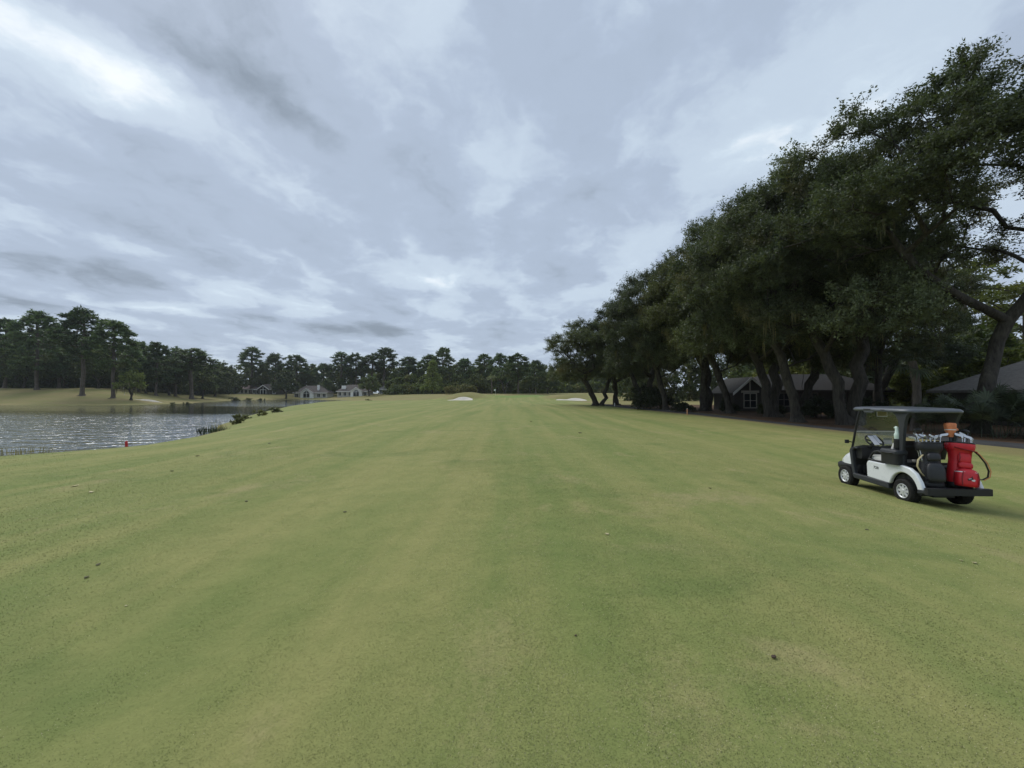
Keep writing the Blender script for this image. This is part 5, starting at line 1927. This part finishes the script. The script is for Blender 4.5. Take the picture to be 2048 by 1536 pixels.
    up = screen(1.245, 1.68, 'windscreen_upper', M_ACRYLIC)
    lo = screen(0.90, 1.225, 'windscreen_lower', M_ACRYLIC_SCUFFED)
    MB().box((-0.505, 1.385, 1.222), (0.505, 1.407, 1.243)).build('hinge_strip', M_SEAT, r, bevel=0.004)
    y = 1.50 - (1.60 - 0.86) * 0.275 - 0.012
    nt = MB().box((-0.11, y - 0.004, 1.555), (0.13, y, 1.675)).build('notice', M_PAPER, up)
    nb = MB().box((-0.095, y - 0.009, 1.568), (0.115, y - 0.005, 1.662)).build('notice_panel', M_NOTE, up)
    ln = MB()
    rg = random.Random(5)
    for k in range(5):
        x = -0.085
        while x < 0.09:
            w = rg.uniform(0.012, 0.03)
            ln.box((x, y - 0.0125, 1.578 + k * 0.016), (x + w, y - 0.0095, 1.585 + k * 0.016))
            x += w + 0.008
    ln.build('notice_print', M_CLOD, up)
    y = 1.50 - (0.98 - 0.86) * 0.275 - 0.012
    MB().box((0.16, y - 0.004, 0.95), (0.36, y, 1.09)).build('card', M_SEAT, lo)
    # steering
    sw = Vector((-0.28, 1.14, 1.045))
    ax = Vector((0, -0.62, 0.78)).normalized()
    M2 = Matrix.Translation(sw) @ ax.to_track_quat('Z', 'Y').to_matrix().to_4x4()
    ring = [(0.175 * math.cos(t), 0.175 * math.sin(t), 0) for t in [2 * math.pi * k / 30 for k in range(31)]]
    st = MB().tube(ring, 0.016, 8, M=M2)
    for a in (0.3, math.pi - 0.3, -math.pi / 2):
        st.tube([(0, 0, -0.01), (0.17 * math.cos(a), 0.17 * math.sin(a), 0)], 0.013, 6, M=M2)
    st.lathe([(0, 0.02), (0.055, 0.02), (0.06, 0.0), (0.05, -0.03), (0, -0.03)], 20, M=M2)
    so = st.build('steering_wheel', M_BLACK, r, smooth=True)
    MB().tube([sw - ax * 0.02, sw - ax * 0.30], [0.03, 0.045], 10).build('steering_column', M_BLACK, so, smooth=True)
    MB().box((-0.105, -0.135, 0.028), (0.105, 0.135, 0.034), M2).build('clip_board', M_INK, so)
    # floor pedal, mirror, small fittings
    MB().box((-0.36, 1.36, 0.32), (-0.24, 1.43, 0.50)).build('pedal', M_BLACK, r, bevel=0.01)
    mi = MB().tube([(-0.54, 1.49, 0.99), (-0.60, 1.51, 1.0)], 0.012, 6).loft([superring(-0.69, -0.60, 1.485, 1.53, z, 16, 4) for z in (0.965, 0.975, 1.03, 1.04)]).build('side_mirror', M_BLACK, r, smooth=True)
    # number on the flank
    cu = bpy.data.curves.new('number', 'FONT')
    cu.body = '728'
    cu.size = 0.085
    cu.align_x = 'CENTER'
    cu.extrude = 0.001
    tx = bpy.data.objects.new('number_tmp', cu)
    COL.objects.link(tx)
    dg = bpy.context.evaluated_depsgraph_get()
    me = bpy.data.meshes.new_from_object(tx.evaluated_get(dg))
    bpy.data.objects.remove(tx)
    me.materials.clear()
    me.materials.append(M_INK)
    no = link(bpy.data.objects.new('fleet_number', me), r)
    no.location = (-0.5885, 0.70, 0.53)
    no.rotation_euler = (R(90), 0, R(-90))
    no.scale = (1.15, 0.9, 1)
    return r


CART = build_cart()


def cart_thing(name, p, tilt=(0, 0, 0), label=None, cat=None, group=None):
    """an Empty standing on the cart at cart-local point p"""
    o = empty(name)
    o.location = CM @ Vector(p)
    o.rotation_euler = (Matrix.Rotation(CART_ROT, 4, 'Z') @ Matrix.Rotation(R(tilt[2]), 4, 'Z') @ Matrix.Rotation(R(tilt[0]), 4, 'X') @ Matrix.Rotation(R(tilt[1]), 4, 'Y')).to_euler()
    tag(o, label, cat, group)
    return o


def ell(rx, ry, z, n=24, oy=0.0, e=2.6):
    return superring(-rx, rx, oy - ry, oy + ry, z, n, e)


def golf_bag(name, p, tilt, main, dark, label, hgt=0.80, w=1.0):
    r = cart_thing(name, p, tilt, label, 'golf bag')
    MB().loft([ell(0.15 * w, 0.12, 0.0), ell(0.165 * w, 0.135, 0.02), ell(0.165 * w, 0.135, 0.07), ell(0.155 * w, 0.125, 0.09)]).build('base', M_BLACK, r, smooth=True)
    MB().loft([ell(0.155 * w, 0.125, 0.091), ell(0.162 * w, 0.134, 0.2), ell(0.150 * w, 0.127, 0.36), ell(0.138 * w, 0.118, 0.52), ell(0.150 * w, 0.128, hgt - 0.16), ell(0.165 * w, 0.14, hgt - 0.13)]).build('body', main, r, smooth=True)
    MB().loft([ell(0.172 * w, 0.147, hgt - 0.129), ell(0.182 * w, 0.155, hgt - 0.11), ell(0.19 * w, 0.163, hgt - 0.02), ell(0.185 * w, 0.158, hgt - 0.002)]).build('cuff', main if main is M_RBAG else dark, r, smooth=True)
    MB().loft([ell(0.186 * w, 0.159, hgt - 0.0), ell(0.19 * w, 0.163, hgt + 0.012), ell(0.18 * w, 0.153, hgt + 0.028), ell(0.16 * w, 0.133, hgt + 0.022), ell(0.155 * w, 0.128, hgt - 0.03)]).box((-0.15 * w, -0.008, hgt - 0.03), (0.15 * w, 0.008, hgt + 0.018)).box((-0.008, -0.125, hgt - 0.03), (0.008, 0.125, hgt + 0.018)).build('top_ring', M_BLACK, r, smooth=True)
    return r


def pocket(bag, x0, x1, z0, z1, y0, y1, mat, name='pocket'):
    rs = []
    for t, k in [(0.0, 0.78), (0.05, 0.92), (0.2, 1.0), (0.6, 0.99), (0.78, 0.92), (0.9, 0.78), (0.97, 0.58), (1.0, 0.40)]:
        cx, a = (x0 + x1) / 2, (x1 - x0) / 2
        rs.append(superring(cx - a * k, cx + a * k, y1 - (y1 - y0) * (0.35 + 0.65 * k), y1, z0 + (z1 - z0) * t, 24, 3.6))
    return MB().loft(rs).build(name, mat, bag, smooth=True, angle=60)


# the black bag on the left, the red one on the right
KB = golf_bag('golf_bag', (-0.24, -0.27, 0.355), (-8, 0, -18), M_KBAG, M_BLACK, 'black golf bag strapped upright on the left of the cart deck', 0.82, 1.08)
pocket(KB, -0.14, 0.14, 0.10, 0.46, -0.23, -0.09, M_KBAG)
pocket(KB, -0.10, 0.10, 0.49, 0.64, -0.20, -0.10, M_KBAG)
MB().tube([(-0.14, -0.10, 0.60), (-0.23, -0.13, 0.50), (-0.25, -0.13, 0.38), (-0.20, -0.12, 0.26), (-0.15, -0.10, 0.20)], 0.022, 8, flat=0.35).build('carry_strap', M_TAN, KB, smooth=True)
RB = golf_bag('golf_bag', (0.25, -0.30, 0.358), (-7, 5, -14), M_RBAG, M_RDARK, 'red golf bag with a front pouch strapped on the right of the cart deck', 0.83, 1.12)
pk = pocket(RB, -0.165, 0.165, 0.03, 0.36, -0.30, -0.08, M_RBAG)
MB().loft([superring(-0.158, 0.158, -0.287, -0.09, 0.285, 24, 3.6), superring(-0.152, 0.152, -0.281, -0.09, 0.302, 24, 3.6)]).build('piping', M_PIPING, pk, smooth=True)
for s in (-1, 1):
    MB().tube([(s * 0.115, -0.298, 0.05), (s * 0.125, -0.302, 0.18), (s * 0.105, -0.297, 0.30)], 0.008, 6).build('seam', M_RDARK, pk)
# club-shop emblem: a black wedge over slanting white bars
EM = [([(-0.045, 0.175), (0.01, 0.205), (0.02, 0.235), (0.028, 0.20), (0.04, 0.19), (0.02, 0.16), (-0.04, 0.15)], M_INK, -0.3065),
      ([(-0.035, 0.183), (0.008, 0.193), (0.006, 0.183), (-0.03, 0.175)], M_PIPING, -0.3085),
      ([(0.01, 0.165), (0.06, 0.18), (0.055, 0.166), (0.075, 0.16), (0.05, 0.15), (0.06, 0.138), (0.015, 0.145)], M_PIPING, -0.3085)]
for k, (pf, mt, yy) in enumerate(EM):
    MB().prism([(a, b - 0.005) for a, b in pf], 'y', yy, -0.298).build('emblem', mt, pk)
pocket(RB, -0.11, 0.11, 0.37, 0.48, -0.20, -0.10, M_RBAG)
pocket(RB, -0.10, 0.10, 0.47, 0.655, -0.165, -0.09, M_RBAG, 'panel')
MB().tube([(-0.09, -0.16, 0.47), (-0.085, -0.172, 0.56), (-0.09, -0.165, 0.65)], 0.006, 6).build('seam', M_RDARK, RB)
MB().tube([(0.15, -0.12, 0.70), (0.21, -0.14, 0.63), (0.29, -0.16, 0.50), (0.335, -0.165, 0.36), (0.325, -0.16, 0.25), (0.26, -0.14, 0.19), (0.16, -0.10, 0.19)], 0.045, 8, flat=0.22).build('shoulder_strap', M_BLACK, RB, smooth=True)
MB().tube([(0.15, -0.155, 0.705), (0.22, -0.175, 0.63), (0.302, -0.195, 0.50), (0.348, -0.20, 0.36), (0.336, -0.195, 0.25), (0.265, -0.175, 0.18)], 0.007, 6).build('strap_edge', M_COVER, RB, smooth=True)
MB().tube([(-0.16, -0.15, 0.745), (-0.05, -0.185, 0.72), (0.08, -0.185, 0.70), (0.17, -0.14, 0.69)], 0.03, 8, flat=0.3).build('handle', M_RDARK, RB, smooth=True)


def club(bag, bx, by, top, lean, kind, rz, label, group, matl=None):
    """a club standing grip-down in a bag; lean = offset of the head from the hole"""
    zb = 0.12
    base = bag.matrix_basis @ Vector((bx * 0.8, by * 0.8, zb))
    tip = bag.matrix_basis @ Vector((bx + lean[0], by + lean[1], top))
    o = empty('golf_club')
    o.location = base
    d = tip - base
    o.rotation_euler = (d.to_track_quat('Z', 'Y').to_matrix().to_4x4() @ Matrix.Rotation(R(rz), 4, 'Z')).to_euler()
    L = d.length
    MB().tube([(0, 0, 0), (0, 0, L)], [0.011, 0.008], 8).build('shaft', M_STEEL if kind == 'iron' else M_DSTEEL, o, smooth=True)
    if kind == 'iron':
        M2 = Matrix.Translation((0, 0, L)) @ Matrix.Rotation(R(20), 4, 'Z')
        MB().prism([(-0.012, -0.03), (0.012, -0.03), (0.022, 0.0), (0.095, 0.018), (0.112, 0.045), (0.105, 0.072), (0.06, 0.058), (0.0, 0.04), (-0.014, 0.02)], 'y', -0.012, 0.012, M2).build('head', M_STEEL, o, bevel=0.005)
    elif kind == 'wood':
        rs = []
        for t, k in [(-0.01, 0.5), (0.0, 0.85), (0.02, 1.0), (0.045, 0.8), (0.06, 0.35)]:
            rs.append(superring(0.045 - 0.065 * k, 0.045 + 0.065 * k, -0.055 * k, 0.055 * k, L + t, 20, 2.4))
        MB().loft(rs).build('head', matl or M_INK, o, smooth=True)
    elif kind == 'cover':
        rs = []
        for t, a, b in [(-0.12, 0.03, 0.03), (-0.05, 0.05, 0.045), (0.0, 0.074, 0.066), (0.07, 0.080, 0.070), (0.135, 0.084, 0.074), (0.152, 0.07, 0.06), (0.155, 0.04, 0.04)]:
            rs.append(superring(-a, a, -b, b, L + t, 24, 4))
        hc = MB().loft(rs).build('headcover', matl or M_COVER, o, smooth=True, angle=60)
        MB().loft([superring(-0.0765, 0.0765, -0.0680, 0.0680, L + 0.012, 24, 4), superring(-0.0785, 0.0785, -0.0695, 0.0695, L + 0.028, 24, 4)]).build('trim', M_PIPING, hc, smooth=True)
    tag(o, label, 'golf club', group)


GK = 'clubs in the black bag'
for k, (bx, by, top, ln, rz, lab) in enumerate([
    (-0.12, -0.05, 0.965, (-0.07, -0.02), 200, 'leftmost iron in the black bag with its head turned out'),
    (-0.09, 0.04, 0.93, (-0.03, 0.02), 160, 'second iron from the left in the black bag'),
    (-0.05, -0.07, 0.915, (-0.01, -0.03), 20, 'third iron from the left in the black bag, lowest head'),
    (0.0, 0.05, 0.94, (0.0, 0.02), -10, 'middle iron in the black bag'),
    (0.05, -0.05, 0.925, (0.02, -0.02), 30, 'iron just right of the middle of the black bag'),
    (0.09, 0.03, 0.95, (0.04, 0.01), 170, 'second iron from the right in the black bag'),
    (0.12, -0.04, 0.97, (0.05, -0.02), 190, 'rightmost iron in the black bag, near the orange headcover'),
    (-0.02, 0.08, 0.985, (-0.02, 0.03), 210, 'iron with a raised head at the back of the black bag'),
    (-0.13, 0.0, 0.905, (-0.06, 0.0), 250, 'iron lying low over the left rim of the black bag'),
    (0.03, 0.0, 0.90, (0.0, -0.03), 120, 'iron with a low head at the front centre of the black bag'),
]):
    club(KB, bx, by, top, ln, 'iron', rz, lab, GK)
club(KB, -0.08, 0.09, 1.07, (-0.05, 0.03), 'wood', 180, 'dark-headed wood standing tallest in the black bag', GK, M_DSTEEL)
GR = 'clubs in the red bag'
club(RB, -0.10, 0.02, 1.06, (-0.03, 0.0), 'cover', 10, 'driver under a boxy orange headcover in the red bag', GR)
club(RB, -0.01, 0.06, 1.08, (0.02, 0.03), 'wood', 20, 'wood with an orange-brown head right of the headcover', GR, M_COVER)
club(RB, 0.09, 0.06, 1.06, (0.08, 0.02), 'wood', -10, 'black-headed wood leaning furthest right in the red bag', GR, M_INK)
for k, (bx, by, top, ln, rz, lab) in enumerate([
    (0.0, -0.06, 0.955, (0.0, -0.02), 0, 'iron at the front of the red bag below the headcover'),
    (0.05, -0.02, 0.975, (0.02, 0.0), 40, 'iron with the highest bright head in the red bag'),
    (0.09, -0.06, 0.93, (0.04, -0.02), 10, 'iron at the right front of the red bag'),
    (0.12, 0.0, 0.92, (0.07, 0.0), -10, 'rightmost iron in the red bag with its toe pointing out'),
]):
    club(RB, bx, by, top, ln, 'iron', rz, lab, GR)

# cooler, sand bottle, scorecard, cup, ball
CO = cart_thing('cooler', (-0.53, 0.27, 0.675), label='black cooler box hung on the left flank behind the seat', cat='cooler')
MB().loft([superring(-0.13, 0.11, -0.20, 0.20, z, 28, 7) for z in (0.02, 0.035, 0.20)] + [superring(-0.135, 0.115, -0.205, 0.205, 0.24, 28, 7)]).build('tub', M_BLACK, CO, smooth=True)
MB().loft([superring(-0.14, 0.12, -0.21, 0.21, z, 28, 7) for z in (0.243, 0.29)] + [superring(-0.12, 0.10, -0.19, 0.19, 0.315, 28, 7)]).build('lid', M_DGREY, CO, smooth=True)
MB().tube([(-0.141, -0.12, 0.26), (-0.155, -0.09, 0.25), (-0.155, 0.09, 0.25), (-0.141, 0.12, 0.26)], 0.010, 6).build('handle', M_BLACK, CO)
SBH = cart_thing('sand_bottle', (-0.515, 0.20, 1.02), label='pale green sand bottle in a black holder on the left rear post', cat='bottle')
MB().lathe([(0.0, -0.02), (0.055, -0.02), (0.06, 0.0), (0.06, 0.17), (0.055, 0.17), (0.053, 0.0)], 20).build('holder', M_BLACK, SBH, smooth=True)
MB().lathe([(0.0, 0.0), (0.050, 0.0), (0.050, 0.20), (0.054, 0.225), (0.054, 0.255), (0.045, 0.285), (0.036, 0.30), (0.034, 0.38), (0.030, 0.395), (0.0, 0.395)], 20).build('body', M_BOTTLE, SBH, smooth=True)
MB().tube([(0, 0, 0.38), (0, 0.03, 0.40), (0, 0.065, 0.385)], [0.03, 0.024, 0.016], 10).build('spout', M_BOTTLE, SBH, smooth=True)
MSW = Matrix.Translation(Vector((-0.28, 1.14, 1.045))) @ Vector((0, -0.62, 0.78)).normalized().to_track_quat('Z', 'Y').to_matrix().to_4x4()
card = MB()
card.box((-0.10, -0.15, 0.0365), (0.02, 0.13, 0.0385), CM @ MSW).box((0.028, -0.10, 0.0365), (0.10, 0.14, 0.0385), CM @ MSW)
tag(card.build('scorecard', M_PAPER), 'white scorecard clipped to the steering wheel', 'scorecard')
cp = cart_thing('paper_cup', (0.02, 1.22, 0.735), label='white cup on the dashboard beside the steering column', cat='cup')
MB().lathe([(0.0, 0.0), (0.030, 0.0), (0.040, 0.10), (0.042, 0.105), (0.038, 0.10), (0.028, 0.01)], 18).build('cup', M_PAPER, cp, smooth=True)


# ------------------------------------------------------------------ the damp air that greys the far trees
def build_haze():
    m = bpy.data.materials.new('haze_air')
    m.use_nodes = True
    nt = m.node_tree
    nt.nodes.clear()
    out = nt.nodes.new('ShaderNodeOutputMaterial')
    pv = nt.nodes.new('ShaderNodeVolumePrincipled')
    pv.inputs['Color'].default_value = (0.86, 0.91, 0.97, 1)
    pv.inputs['Density'].default_value = HAZE
    pv.inputs['Anisotropy'].default_value = 0.2
    nt.links.new(pv.outputs[0], out.inputs['Volume'])
    o = MB().box((-1650, -550, -4.0), (1650, 2150, 34.0)).build('haze', m)
    tag(o, 'thin grey damp air over the whole course', 'haze', kind='stuff')


HAZE = 0.00013
build_haze()
